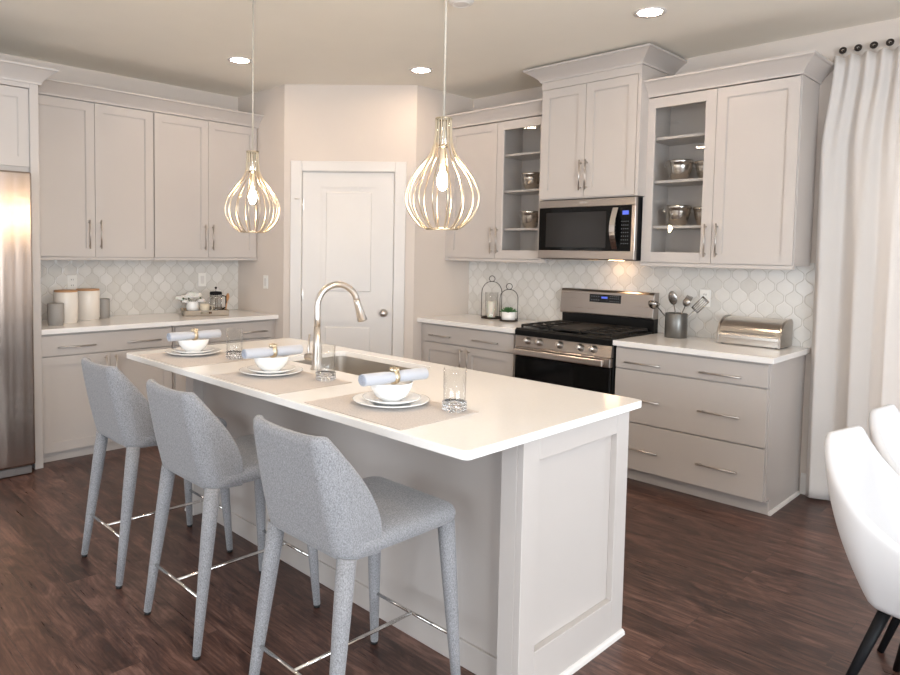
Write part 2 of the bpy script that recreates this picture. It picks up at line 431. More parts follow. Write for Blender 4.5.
# ------------------------------------------------------------------ cabinets
def pull(F, u, n, z, L, vert, parent):
    """bar handle"""
    m = MB(); h = L/2; d = .028
    if vert:
        m.tube([F(u, n+d, z-h), F(u, n+d, z+h)], .0052, 10)
        for s in (-1, 1): m.tube([F(u, n-.001, z+s*(h-.02)), F(u, n+d, z+s*(h-.02))], .0042, 8)
    else:
        m.tube([F(u-h, n+d, z), F(u+h, n+d, z)], .0052, 10)
        for s in (-1, 1): m.tube([F(u+s*(h-.02), n-.001, z), F(u+s*(h-.02), n+d, z)], .0042, 8)
    return m.build('handle', PULL, parent)
def shaker_door(F, u0, u1, z0, z1, n, parent, hu=None, hz=None, hl=.21, rail=.062, name='door', mm=None):
    m = MB(); g = .0016
    framed_slab(m, F, u0+g, u1-g, n, n+.02, z0+g, z1-g, [(u0+rail, u1-rail, z0+rail, z1-rail)], .011, .004)
    o = m.build(name, mm or CAB, parent)
    if hu is not None: pull(F, hu, n+.02, hz, hl, True, o)
    return o
def slab_drawer(F, u0, u1, z0, z1, n, parent, handles, mm=None):
    g = .0016
    o = MB().box(u0+g, u1-g, n, n+.02, z0+g, z1-g, F, .0015).build('drawer', mm or CAB, parent)
    for hu, hz, hl in handles: pull(F, hu, n+.02, hz, hl, False, o)
    return o
def crown(m, path, prof, close=True):
    """path: plan points; outward = right-hand side of travel"""
    P = [Vector(p) for p in path]; ns = []
    for a, b in zip(P, P[1:]):
        d = (b-a).normalized(); ns.append(Vector((d.y, -d.x)))
    offs = []
    for i in range(len(P)):
        if i == 0: offs.append(ns[0])
        elif i == len(P)-1: offs.append(ns[-1])
        else: a, b = ns[i-1], ns[i]; offs.append((a+b)/(1+a.dot(b)))
    rings = [[m.bm.verts.new((P[i].x+offs[i].x*o, P[i].y+offs[i].y*o, z)) for o, z in prof] for i in range(len(P))]
    n = len(prof)
    for A, B in zip(rings, rings[1:]):
        for k in range(n): m.bm.faces.new((A[k], A[(k+1) % n], B[(k+1) % n], B[k]))
    m.bm.faces.new(rings[0]); m.bm.faces.new(rings[-1][::-1]); return m
def crown_prof(z, h, out):
    p = [(-.01, z), (.010, z), (.012, z+.012)]
    for i in range(1, 7):
        t = i/6; p.append((.012+(out-.024)*(t**1.25), z+.012+(h-.030)*t))
    return p+[(out-.006, z+h-.016), (out, z+h-.012), (out, z+h), (-.01, z+h)]

UP0L, UP0R, UPT = 1.39, 1.42, 2.505
# --- left wall uppers (two units)
def upper_box(F, u0, u1, n1, z0, z1, parent, mm=CAB):
    return MB().box(u0, u1, .0015, n1, z0, z1, F, .001).build('body', mm, parent)
for i, (a, b, lab) in enumerate(((-3.29, -2.402, 'grey two door wall cabinet next to the tall fridge surround'), (-2.400, -P1-.002, 'grey two door wall cabinet above the tray, next to the pantry wall'))):
    t = thing('wall_cabinet', lab, 'cabinet', LEFT((a+b)/2, 0, UP0L-.02), 0, None)
    upper_box(LEFT, a, b, .32, UP0L-.002, UPT+.06, t)
    box('light_rail', CAB, t, a, b, .295, .335, UP0L-.024, UP0L-.002, F=LEFT, bev=.002)
    mid = (-2.846, -1.939)[i]
    if i == 0: shaker_door(LEFT, a+.003, mid, UP0L, UPT, .32, t, mid-.047, UP0L+.165); shaker_door(LEFT, mid, b-.003, UP0L, UPT, .32, t, mid+.035, UP0L+.165)
    else: shaker_door(LEFT, a+.004, mid, UP0L, UPT, .32, t, mid-.035, UP0L+.165); shaker_door(LEFT, mid, b-.018, UP0L, UPT, .32, t, mid+.035, UP0L+.165)
o = crown(MB(), [(.335, -3.29), (.335, -P1-.001)][::1], crown_prof(UPT+.005, .10, .085)).build('crown_moulding', CAB)
tag(o, 'grey crown moulding along the top of the left wall cabinets', 'moulding')

# --- back wall uppers
def inner_carcass(F, u0, u1, z0, z1, depth, parent, split):
    m = MB(); t_ = .018
    m.box(u0, u0+t_, .0015, depth, z0, z1, F).box(u1-t_, u1, .0015, depth, z0, z1, F)
    m.box(u0+t_, u1-t_, .0015, depth, z0, z0+t_, F).box(u0+t_, u1-t_, .0015, depth, z1-t_, z1, F)
    m.box(u0+t_, u1-t_, .0015, .012, z0+t_, z1-t_, F)
    m.box(split-.009, split+.009, .012, depth, z0+t_, z1-t_, F)
    return m.build('body', CAB, parent)
def glass_door(F, u0, u1, z0, z1, n, parent, hu, rail=.068):
    g = .0016; m = MB()
    m.box(u0+g, u0+rail, n, n+.02, z0+g, z1-g, F, .001).box(u1-rail, u1-g, n, n+.02, z0+g, z1-g, F, .001)
    m.box(u0+rail, u1-rail, n, n+.02, z0+g, z0+rail, F).box(u0+rail, u1-rail, n, n+.02, z1-rail, z1-g, F)
    o = m.build('glass_door', CAB, parent)
    box('pane', PANE, o, u0+rail-.003, u1-rail+.003, n+.006, n+.010, z0+rail-.003, z1-rail+.003, F=F)
    pull(F, hu, n+.02, z0+.145, .21, True, o); return o
SHELF = (1.664, 1.964, 2.25)
U = (('grey wall cabinet with one glass door left of the microwave', 1.555, 2.545, 2.062), ('grey wall cabinet with one glass door right of the microwave', 3.306, 4.238, 3.770))
for i, (lab, a, b, sp) in enumerate(U):
    t = thing('wall_cabinet', lab, 'cabinet', BACK((a+b)/2, 0, UP0R-.02))
    inner_carcass(BACK, a, b, UP0R-.002, UPT+.05, .32, t, sp)
    a_ = a if i else P2+.001
    if i == 0: box('filler', CAB, t, P2+.001, a, .30, .335, UP0R-.002, UPT, F=BACK)
    box('light_rail', CAB, t, a_, b, .295, .338, UP0R-.026, UP0R-.002, F=BACK, bev=.002)
    if i == 0:
        shaker_door(BACK, a, sp, UP0R, UPT, .32, t, sp-.03, UP0R+.145); glass_door(BACK, sp, b-.004, UP0R, UPT, .32, t, sp+.03)
        su = (sp+.01, b-.019)
    else:
        glass_door(BACK, a, sp, UP0R, UPT, .32, t, sp-.035); shaker_door(BACK, sp, b-.004, UP0R, UPT, .32, t, sp+.035, UP0R+.145)
        su = (a+.019, sp-.01)
    for z in SHELF: box('shelf', CAB, t, su[0], su[1], .013, .30, z-.018, z, F=BACK, bev=.001)
CP = crown_prof(UPT+.005, .10, .085)
tag(crown(MB(), [(P2+.001, -.34), (2.548, -.34)], CP).build('crown_moulding', CAB), 'grey crown moulding on the cabinet left of the tall middle one', 'moulding')
tag(crown(MB(), [(3.327, -.34), (4.238, -.34), (4.238, -.002)], CP).build('crown_moulding', CAB), 'grey crown moulding on the right cabinet, with an angled return near the curtain', 'moulding')
# --- tall middle cabinet over the microwave
t = thing('wall_cabinet', 'tall grey two door cabinet above the microwave, topped by the highest crown', 'cabinet', BACK(2.937, 0, 1.86))
MB().box(2.549, 3.325, .0015, .43, 1.860, 2.72, BACK, .001).build('body', CAB, t)
shaker_door(BACK, 2.556, 2.920, 1.866, 2.655, .43, t, 2.896, 2.02); shaker_door(BACK, 2.920, 3.300, 1.866, 2.655, .43, t, 2.944, 2.02)
box('frieze', CAB, t, 2.549, 3.325, .43, .449, 2.657, 2.72, F=BACK, bev=.001)
box('side_stile', CAB, t, 3.302, 3.325, .43, .449, 1.861, 2.656, F=BACK, bev=.001)
tag(crown(MB(), [(2.549, -.002), (2.549, -.45), (3.325, -.45), (3.325, -.002)], crown_prof(2.712, .092, .10)).build('crown_moulding', CAB), 'wide grey crown moulding capping the tall cabinet above the microwave', 'moulding')

# --- base cabinets
CT = .914; CB = .880
def base_body(F, u0, u1, n, z1, parent, mm=CAB):
    return MB().box(u0, u1, .0015, n, .09, z1, F).box(u0, u1, .0015, n-.07, 0, .09, F).build('body', mm, parent)
# left wall
for i, (a, b, lab) in enumerate(((-3.325, -2.392, 'grey base cabinet with one wide drawer and two doors, beside the fridge'), (-2.382, -P1-.002, 'grey base cabinet with one wide drawer and two doors, against the pantry wall'))):
    t = thing('base_cabinet', lab, 'cabinet', LEFT((a+b)/2, 0, 0))
    base_body(LEFT, a, b, .61, CB-.001, t)
    box('toe_kick', CAB, t, a, b, .541, .588, 0, .070, F=LEFT, bev=.002)
    mid = (a+b)/2; e = .035 if i else .004
    slab_drawer(LEFT, a+.012, b-e, .727, .866, .61, t, [(mid-.23, .785, .25), (mid+.24 if i == 0 else mid+.23, .785, .25)])
    shaker_door(LEFT, a+.012, mid, .072, .722, .61, t, mid-.035, .60); shaker_door(LEFT, mid, b-e, .072, .722, .61, t, mid+.035, .60)
# back wall, left of range
t = thing('base_cabinet', 'grey base cabinet with a wide drawer between pantry wall and range', 'cabinet', BACK(2.0, 0, 0))
base_body(BACK, P2+.002, 2.520, .61, CB-.001, t)
slab_drawer(BACK, 1.565, 2.490, .727, .866, .61, t, [(1.765, .783, .23), (2.235, .786, .25)])
shaker_door(BACK, 1.565, 2.027, .085, .722, .61, t, 1.99, .60); shaker_door(BACK, 2.027, 2.490, .085, .722, .61, t, 2.062, .60)
# back wall, right of range: three drawer stack
t = thing('drawer_cabinet', 'grey base cabinet with three wide drawers right of the range', 'cabinet', BACK(3.77, 0, 0))
m = MB().box(3.301, 4.236, .0015, .61, .09, CB-.001, BACK).box(3.301, 4.236, .0015, .545, 0, .09, BACK)
m.build('body', CAB, t)
box('toe_kick', CAB, t, 3.301, 4.236, .546, .556, 0, .075, F=BACK, bev=.002)
MB().extrude(FR((4.236, 0), (0, 1), (1, 0)), [(0, 0), (.014, 0), (.012, .010), (.006, .016), (0, .018)], -.556, -.016).build('shoe_moulding', WHITE, t)
for z0, z1, hz in ((.736, .866, .780), (.396, .731, .548), (.090, .391, .229)):
    slab_drawer(BACK, 3.306, 4.228, z0, z1, .61, t, [(3.50, hz, .235), (3.975, hz, .235)])
# worktops
def worktop(name, label, F, u0, u1, n1, n0=.0105):
    o = MB().box(u0, u1, n0, n1, CB, CT, F, .003, 2).build(name, QUARTZ); return tag(o, label, 'worktop')
worktop('worktop', 'white quartz worktop on the left wall under canisters and tray', LEFT, -3.325, -P1-.001, .665)
worktop('worktop', 'white quartz worktop between the pantry wall and the range', BACK, P2+.001, 2.524, .665)
worktop('worktop', 'white quartz worktop right of the range under the bread bin', BACK, 3.299, 4.262, .665)

# --- fridge and its surround
t = thing('fridge_surround', 'tall grey fridge surround with a cabinet and crown above the fridge', 'cabinet', (.35, -3.86, 0))
m = MB().box(-3.378, -3.3265, .0015, .70, 0, 2.50, LEFT, .002).box(-4.42, -4.366, .0015, .70, 0, 2.50, LEFT, .002)
m.box(-4.366, -3.374, .0015, .66, 1.935, 2.50, LEFT).build('body', CAB, t)
shaker_door(LEFT, -3.885, -3.378, 1.966, 2.462, .66, t, -3.84, 2.07, .16); shaker_door(LEFT, -4.350, -3.885, 1.966, 2.462, .66, t, -3.93, 2.07, .16)
box('frieze', CAB, t, -4.366, -3.374, .66, .698, 2.464, 2.499, F=LEFT)
crown(MB(), [(.002, -4.42), (.70, -4.42), (.70, -3.32), (.002, -3.32)], crown_prof(2.492, .10, .09)).build('crown_moulding', CAB, t)
t = thing('refrigerator', 'stainless steel refrigerator at the left edge under the tall cabinet', 'refrigerator', (.4, -3.87, 0))
MB().box(.03, .72, -4.335, -3.398, .02, 1.91, bev=.004).build('body', BLACK, t)
for a, b, hy in ((-3.868, -3.400, -3.83), (-4.33, -3.872, -3.91)):
    d = MB().box(.724, .80, a, b, .065, 1.925, bev=.012, seg=3).build('door', STEELV, t)
    MB().tube([(.80, hy, .62), (.85, hy, .62), (.85, hy, 1.70), (.80, hy, 1.70)], .011, 10).build('handle', NICKEL, d)
m = MB().box(.70, .77, -4.33, -3.415, .006, .055, bev=.003)
for k in range(7): m.box(.768, .774, -4.30+k*.13, -4.215+k*.13, .018, .045)
m.build('kick_grille', mat('grille_grey', (.16, .14, .13), .5), t)

# ------------------------------------------------------------------ range
t = thing('range', 'stainless and black gas range under the microwave', 'range', (2.911, -.33, 0))
RX0, RX1 = 2.530, 3.294
MB().box(RX0, RX1, .012, .635, .03, .905, BACK, .002).box(RX0+.03, RX1-.03, .05, .58, 0, .03, BACK).build('body', BLACK, t)
dr = box('drawer', STEEL, t, RX0+.002, RX1-.002, .635, .665, .05, .20, F=BACK, bev=.004)
dr = box('oven_door', BLACKG, t, RX0+.002, RX1-.002, .635, .672, .205, .725, F=BACK, bev=.004)
box('door_rail', STEEL, dr, RX0+.002, RX1-.002, .636, .676, .727, .790, F=BACK, bev=.005)
m = MB().box(RX0+.03, RX1-.03, .715, .732, .738, .782, BACK, .007, 3)
for u in (RX0+.045, RX1-.075): m.box(u, u+.03, .670, .722, .745, .775, BACK, .004)
m.build('handle', NICKEL, dr)
cp = MB().extrude(BACK, [(.60, .795), (.672, .795), (.655, .872), (.60, .872)], RX0+.001, RX1-.001).build('control_panel', STEEL, t)
nrm = Vector((0, -.977, .21)); q = nrm.to_track_quat('Z', 'Y').to_matrix()
for u in (2.640, 2.740, 2.905, 3.067, 3.165):
    c = BACK(u, .664, .838)
    kb = MB().lathe([(0, 0), (.026, 0), (.026, .006), (.020, .010), (.018, .034), (.014, .038), (0, .038)], c, 20, q).build('knob', NICKEL, cp)
    MB().box(-.003, .003, -.016, .016, .0385, .0405).build('pointer', CHROME, kb, world=False).matrix_local = Matrix.Translation(c-Vector(t.location)) @ q.to_4x4()
ct = MB().extrude(BACK, [(.10, .90), (.10, .925), (.655, .925), (.676, .910), (.674, .874), (.64, .874), (.64, .90)], RX0, RX1).build('cooktop', BLACK, t)
def grate(u0, u1, n0, n1):
    m = MB(); z = .945; r = .006
    m.box(u0, u1, n0, n0+.012, z-.008, z+.006, BACK, .003).box(u0, u1, n1-.012, n1, z-.008, z+.006, BACK, .003)
    m.box(u0, u0+.012, n0, n1, z-.008, z+.006, BACK, .003).box(u1-.012, u1, n0, n1, z-.008, z+.006, BACK, .003)
    mu = (u0+u1)/2
    m.box(mu-.005, mu+.005, n0, n1, z-.006, z+.006, BACK, .002)
    for n in (n0+(n1-n0)*.27, (n0+n1)/2, n0+(n1-n0)*.75):
        m.box(u0, u1, n-.005, n+.005, z-.006, z+.0055, BACK, .002)
    for u in (u0+.006, u1-.006):
        for n in (n0+.006, n1-.006, (n0+n1)/2): m.box(u-.006, u+.006, n-.006, n+.006, .925, z, BACK)
    return m.build('grate', IRON, t)
grate(RX0+.022, RX0+.262, .125, .630); grate(RX1-.262, RX1-.022, .125, .630)
m = MB().box(RX0+.268, RX1-.268, .125, .630, .934, .952, BACK, .006, 2)
for u in (RX0+.28, RX1-.292):
    for n in (.14, .60): m.box(u, u+.012, n, n+.012, .925, .935, BACK)
m.build('griddle_plate', IRON, t)
for u in (RX0+.142, RX1-.142):
    for n in (.25, .50): MB().lathe([(0, .925), (.048, .925), (.044, .933), (.034, .934), (.032, .939), (0, .939)], BACK(u, n, 0), 20).build('burner', BLACK, t)
bg = MB().extrude(BACK, [(.012, .90), (.075, .90), (.075, 1.018), (.012, 1.018)], RX0+.01, RX1-.004).build('back_riser', BLACK, t)
bg = MB().extrude(BACK, [(.012, 1.012), (.096, 1.012), (.098, 1.022), (.088, 1.185), (.074, 1.200), (.012, 1.200)], RX0+.004, RX1-.002).build('back_guard', STEEL, t, bev=.003)
dp = MB().extrude(BACK, [(.088, 1.108), (.0955, 1.108), (.0925, 1.168), (.085, 1.168)], 2.786, 3.042).build('display', BLACKG, bg)
MB().box(2.885, 2.935, .0945, .0955, 1.138, 1.152, BACK).build('digits', BLUE, dp)
m = MB()
for k in range(5):
    for z in (1.120, 1.140, 1.156):
        m.box(2.955+k*.016, 2.962+k*.016, .094, .0965-(z-1.12)*.04, z, z+.003, BACK)
for k in range(4): m.box(2.80+k*.019, 2.81+k*.019, .094, .0962, 1.124, 1.127, BACK).box(2.80+k*.019, 2.81+k*.019, .094, .0955, 1.150, 1.153, BACK)
m.build('keypad', WHITEMARK, dp)

# ------------------------------------------------------------------ microwave
MX0, MX1 = 2.532, 3.300
t = thing('microwave', 'stainless over-range microwave with black glass door', 'microwave', (2.916, -.2, 1.43))
MB().box(MX0+.004, MX1-.002, .0115, .385, 1.428, 1.855, BACK, .002).build('body', PLASTIC, t)
fr = MB()
fr.box(MX0, MX1, .386, .42, 1.800, 1.857, BACK, .004, 2).box(MX0, MX1, .386, .42, 1.432, 1.492, BACK, .004, 2)
fr.box(MX1-.030, MX1, .386, .4195, 1.491, 1.801, BACK, .003).box(MX0, MX0+.006, .386, .4195, 1.491, 1.801, BACK)
fr = fr.build('front_frame', STEEL, t)
dg = box('door', BLACKG, t, MX0+.006, 3.190, .386, .417, 1.4925, 1.7995, F=BACK)
box('window', mat('microwave_window', (.022, .020, .019), .16, spec=.3), dg, MX0+.065, 3.085, .4165, .4180, 1.515, 1.765, F=BACK)
pts = [BACK(3.098, .417+.042*math.sin(PI*i/12)+.002, 1.505+.28*i/12) for i in range(13)]
m = MB()
for i in range(12):
    a, b = i/12, (i+1)/12
    f = lambda s: (.415+.044*math.sin(PI*s), 1.503+.284*s)
    (n0, z0), (n1, z1) = f(a), f(b)
    vs = [m.bm.verts.new(BACK(u, n+d, z)) for (n, z) in ((n0, z0), (n1, z1)) for u in (3.138, 3.178) for d in (0, .012)]
    for q4 in ((0, 1, 3, 2), (4, 6, 7, 5), (0, 4, 5, 1), (2, 3, 7, 6), (0, 2, 6, 4), (1, 5, 7, 3)): m.bm.faces.new([vs[j] for j in q4])
bmesh.ops.remove_doubles(m.bm, verts=m.bm.verts, dist=.0005)
m.build('handle', CHROME, dg)
kp = box('keypad', BLACKG, t, 3.192, MX1-.031, .386, .417, 1.4925, 1.7995, F=BACK)
box('digits', BLUE, kp, 3.205, 3.250, .4165, .4176, 1.738, 1.765, F=BACK)
m = MB()
for r_ in range(7):
    for c_ in range(4): m.box(3.200+c_*.015, 3.205+c_*.015, .4165, .4176, 1.54+r_*.025, 1.545+r_*.025, BACK)
m.build('key_legends', WHITEMARK, kp)
box('badge', CHROME, fr, 2.875, 2.935, .4195, .4206, 1.827, 1.834, F=BACK)
box('task_light', TASK, t, 2.96, 3.06, .10, .14, 1.424, 1.429, F=BACK)
box('vent_filter', STEEL, t, 2.60, 2.90, .15, .33, 1.424, 1.429, F=BACK)

# ------------------------------------------------------------------ island
IX0, IX1, IY0, IY1 = 1.965, 4.306, -3.294, -2.256
BX0, BX1, BY0, BY1 = 2.012, 4.275, -2.98, -2.305
isl = thing('kitchen_island', 'grey kitchen island with a framed end panel, under the white top', 'island', (3.14, -2.64, 0))
R_ = .025
m = MB()
SX0, SX1, SY0, SY1, SZ = 2.575, 3.315, -2.793, -2.348, .70      # room left for the sink bowl
RB = .062
m.box(BX0+R_, BX1-R_, BY0+RB, BY1-.02, .0, SZ-.03).box(BX0+R_, SX0-.02, BY0+RB, BY1-.02, SZ-.03, .8845).box(SX1+.02, BX1-R_, BY0+RB, BY1-.02, SZ-.03, .8845)
m.box(SX0-.02, SX1+.02, BY0+RB, SY0-.02, SZ-.03, .8845).box(SX0-.02, SX1+.02, SY1+.012, BY1-.02, SZ-.03, .8845)
m.build('body', CABB, isl)
E1 = FR((BX1-R_, 0), (0, 1), (1, 0)); E0 = FR((BX0+R_, 0), (0, 1), (-1, 0)); SF = FR((0, BY0+RB), (1, 0), (0, -1))
for E in (E1, E0):
    m = MB().box(BY0, -2.893, 0, R_, 0, .8845, E, .0015).box(-2.392, BY1, 0, R_, 0, .8845, E, .0015)
    m.box(-2.893, -2.392, 0, R_, 0, .160, E, .0015).box(-2.893, -2.392, 0, R_, .802, .8845, E, .0015)
    m.build('end_frame', CABB, isl)
    MB().extrude(E, [(R_, 0), (R_+.014, 0), (R_+.012, .012), (R_+.006, .018), (R_, .020)], BY0, BY1).build('shoe_moulding', WHITE, isl)
m = MB().box(BX1-R_-.062, BX1-R_, 0, RB, 0, .8845, SF, .0015).box(BX0+R_, BX0+R_+.062, 0, RB, 0, .8845, SF, .0015)
m.box(BX0+R_+.062, BX1-R_-.062, 0, .012, 0, .095, SF, .002)
m.build('back_frame', CABB, isl)
KF = FR((0, BY1-.02), (1, 0), (0, 1))
ux = [BX0+.03, 2.58, 3.50, BX1-.03]
for a, b in zip(ux, ux[1:]):
    mid = (a+b)/2
    slab_drawer(KF, a, b, .727, .866, 0, isl, [(mid, .79, .22)], CABB)
    shaker_door(KF, a, mid, .10, .722, 0, isl, mid-.035, .60, mm=CABB); shaker_door(KF, mid, b, .10, .722, 0, isl, mid+.035, .60, mm=CABB)
# top with rounded corners and a sink cut-out
def rrect(x0, x1, y0, y1, r, n=6):
    p = []
    for cx, cy, a in ((x1-r, y1-r, 0), (x0+r, y1-r, 90), (x0+r, y0+r, 180), (x1-r, y0+r, 270)):
        for i in range(n+1): th = math.radians(a+90*i/n); p.append((cx+r*math.cos(th), cy+r*math.sin(th)))
    return p
CX0, CX1, CY0, CY1 = 2.600, 3.290, -2.768, -2.345
def holed_slab(outer, inner, z0, z1):
    bm = bmesh.new(); n = len(outer)
    O = {}; 
    for tag_, loop in (('o', outer), ('i', inner)):
        for z in (z0, z1): O[tag_, z] = [bm.verts.new((x, y, z)) for x, y in loop]
    for z in (z0, z1):
        for k in range(n): bm.faces.new((O['o', z][k], O['o', z][(k+1) % n], O['i', z][(k+1) % n], O['i', z][k]))
    for tg in 'oi':
        for k in range(n): f = bm.faces.new((O[tg, z0][k], O[tg, z0][(k+1) % n], O[tg, z1][(k+1) % n], O[tg, z1][k]))
    return bm
m = MB(); m.bm.free(); m.bm = holed_slab(rrect(IX0, IX1, IY0, IY1, .022), rrect(CX0, CX1, CY0, CY1, .04), CT-.028, CT)
o = m.build('worktop', QUARTZ, bev=.003); tag(o, 'large white quartz island top with a sink cut-out', 'worktop')
# sink
sk = thing('sink', 'undermount stainless sink set in the island top', 'sink', ((CX0+CX1)/2, (CY0+CY1)/2, .72))
m = MB(); lo = rrect(CX0-.006, CX1+.006, CY0-.006, CY1+.006, .04); zt_, zb_ = CT-.029, .715
A = [m.bm.verts.new((x, y, zt_)) for x, y in lo]; B = [m.bm.verts.new((x*.995+.005*(CX0+CX1)/2, y*.995+.005*(CY0+CY1)/2, zb_)) for x, y in lo]; n_ = len(lo)
OA = [m.bm.verts.new((x, y, zt_)) for x, y in rrect(CX0-.03+.012, CX1+.03-.012, CY0-.03+.012, CY1+.03-.012, .045)]
OB = [m.bm.verts.new((x, y, zb_-.006)) for x, y in rrect(CX0-.018, CX1+.018, CY0-.018, CY1+.018, .045)]
for k in range(n_):
    j = (k+1) % n_
    m.bm.faces.new((A[k], A[j], B[j], B[k])); m.bm.faces.new((A[j], A[k], OA[k], OA[j])); m.bm.faces.new((OA[j], OA[k], OB[k], OB[j]))
m.bm.faces.new(B); m.bm.faces.new(OB[::-1])
m.build('bowl', steel('sink_steel', (.66, .62, .57), .38), sk)
MB().lathe([(0, zb_+.002), (.03, zb_+.002), (.042, zb_+.006), (.045, zb_+.001)], ((CX0+CX1)/2, (CY0+CY1)/2, 0), 20).build('drain', CHROME, sk)
# faucet
FX, FY = 2.985, -2.815
t = thing('faucet', 'tall brushed nickel gooseneck faucet on the island', 'faucet', (FX, FY, CT))
MB().lathe([(0, CT), (.030, CT), (.030, CT+.006), (.025, CT+.012), (.024, CT+.05), (.021, CT+.10), (.0145, CT+.20), (0, CT+.20)], (FX, FY, 0), 24).build('base', NICKEL, t)
dv = Vector((.24, .97, 0)).normalized(); rr = .103; zc = 1.205
pts = [Vector((FX, FY, CT+.19)), Vector((FX, FY, 1.15))]
for i in range(0, 17):
    a = PI-(PI*.93)*i/16; pts.append(Vector((FX, FY, zc))+dv*(rr+rr*math.cos(a))+Vector((0, 0, rr*math.sin(a))))
MB().tube(pts, .0148, 16).build('neck', NICKEL, t)
e = pts[-1]; d_ = (pts[-1]-pts[-2]).normalized()
MB().tube([e-d_*.01, e+d_*.015, e+d_*.03, e+d_*.095, e+d_*.10], [.0155, .017, .017, .024, .021], 16).build('spray_head', NICKEL, t)
side = Vector((-.72, -.25, 0)).normalized()
c = Vector((FX, FY, CT+.055))
MB().tube([c, c+side*.062], .0165, 14).tube([c+side*.05+Vector((0, 0, .005)), c+side*.050+Vector((0, 0, .02)), c+side*.035+Vector((-.01, 0, .105))], [.006, .006, .0045], 8).build('lever', NICKEL, t)

# ------------------------------------------------------------------ shells for stools and chairs
def plan(t, hw, back, front, cr, N=None):
    """U-shaped plan, t in [-1,1]: left wing front -> back -> right wing front; returns point and outward normal"""
    Ls = (front+back)-cr; La = PI/2*cr; Lb = hw*2-2*cr; tot = 2*Ls+2*La+Lb
    s = (t+1)/2*tot
    if s < Ls: return Vector((-hw, front-s, 0)), Vector((-1, 0, 0)), s/Ls
    s2 = s-Ls
    if s2 < La: a = s2/cr; return Vector((-hw+cr-cr*math.cos(a), -back+cr-cr*math.sin(a), 0)), Vector((-math.cos(a), -math.sin(a), 0)), 1
    s2 -= La
    if s2 < Lb: return Vector((-hw+cr+s2, -back, 0)), Vector((0, -1, 0)), 1
    s2 -= Lb
    if s2 < La: a = s2/cr; return Vector((hw-cr+cr*math.sin(a), -back+cr-cr*math.cos(a), 0)), Vector((math.sin(a), -math.cos(a), 0)), 1
    s2 -= La
    return Vector((hw, -back+cr+s2, 0)), Vector((1, 0, 0)), 1-s2/Ls
def shell(hw, back, front, cr, zb, ztop, zwing, thick, lean, inset, power=1.4, N=44, K=9, bulge=.0, sag=0, topin=0, ce=.8):
    bm = bmesh.new(); O, I = [], []
    for i in range(N+1):
        t = -1+2*i/N
        p, n, k = plan(t, hw, back, front, cr)
        Ls = front+back-cr; La = PI/2*cr; tot = 2*Ls+2*La+hw*2-2*cr
        k = max(0, min(1, (1-abs(t))/2*tot/(Ls+La*ce))); zt = zwing+(ztop-zwing)*(k**power) - sag*(1-min(1, abs(t)*2.2)**2)
        co, ci = [], []
        for j in range(K+1):
            s = j/K; z = zb+(zt-zb)*s
            hz = (z-zb)/(ztop-zb)
            ins = inset*(1-hz)**2
            leany = -lean*hz*max(0, min(1, (front-p.y)/(front+back)))
            th = thick*(1-.35*hz)*(.6+.4*k)
            q = Vector((p.x*(1-topin*hz/hw), p.y, 0))-n*ins+Vector((0, leany, z))+n*bulge*math.sin(PI*s)
            co.append(bm.verts.new(q)); ci.append(bm.verts.new(q-n*th))
        # rounded rim
        top = (co[-1].co+ci[-1].co)/2+Vector((0, 0, th*.35))
        co.append(bm.verts.new(top)); O.append(co); I.append(ci)
    for i in range(N):
        a, b, c, d = O[i], O[i+1], I[i], I[i+1]
        for j in range(K+1): bm.faces.new((a[j], b[j], b[j+1], a[j+1]))
        for j in range(K): bm.faces.new((c[j], c[j+1], d[j+1], d[j]))
        bm.faces.new((a[K+1], b[K+1], d[K], c[K])); bm.faces.new((a[0], c[0], d[0], b[0]))
    for e_ in (0, N):
        a, c = O[e_], I[e_]
        for j in range(K): bm.faces.new((a[j], a[j+1], c[j+1], c[j]))
        bm.faces.new((a[K], a[K+1], c[K]))
    m = MB(); m.bm.free(); m.bm = bm; return m
def cushion(x0, x1, y0, y1, z0, z1, r, puff=.01, fr=.03):
    """rounded cushion"""
    m = MB(); lay = []
    for ins, z in ((.025, z0), (.006, z0+.012), (0, z0+(z1-z0)*.5), (.006, z1-.018), (.022, z1-.004), (.07, z1+puff*.6)):
        lay.append([m.bm.verts.new((x, y, z)) for x, y in rrect(x0+ins, x1-ins, y0+ins, y1-ins, max(.01, r-ins*.3), 5)])
    n = len(lay[0])
    for A, B in zip(lay, lay[1:]):
        for k in range(n): m.bm.faces.new((A[k], A[(k+1) % n], B[(k+1) % n], B[k]))
    c = m.bm.verts.new(((x0+x1)/2, (y0+y1)/2, z1+puff)); cb = m.bm.verts.new(((x0+x1)/2, (y0+y1)/2, z0))
    for k in range(n): m.bm.faces.new((lay[-1][k], lay[-1][(k+1) % n], c)); m.bm.faces.new((lay[0][(k+1) % n], lay[0][k], cb))
    return m

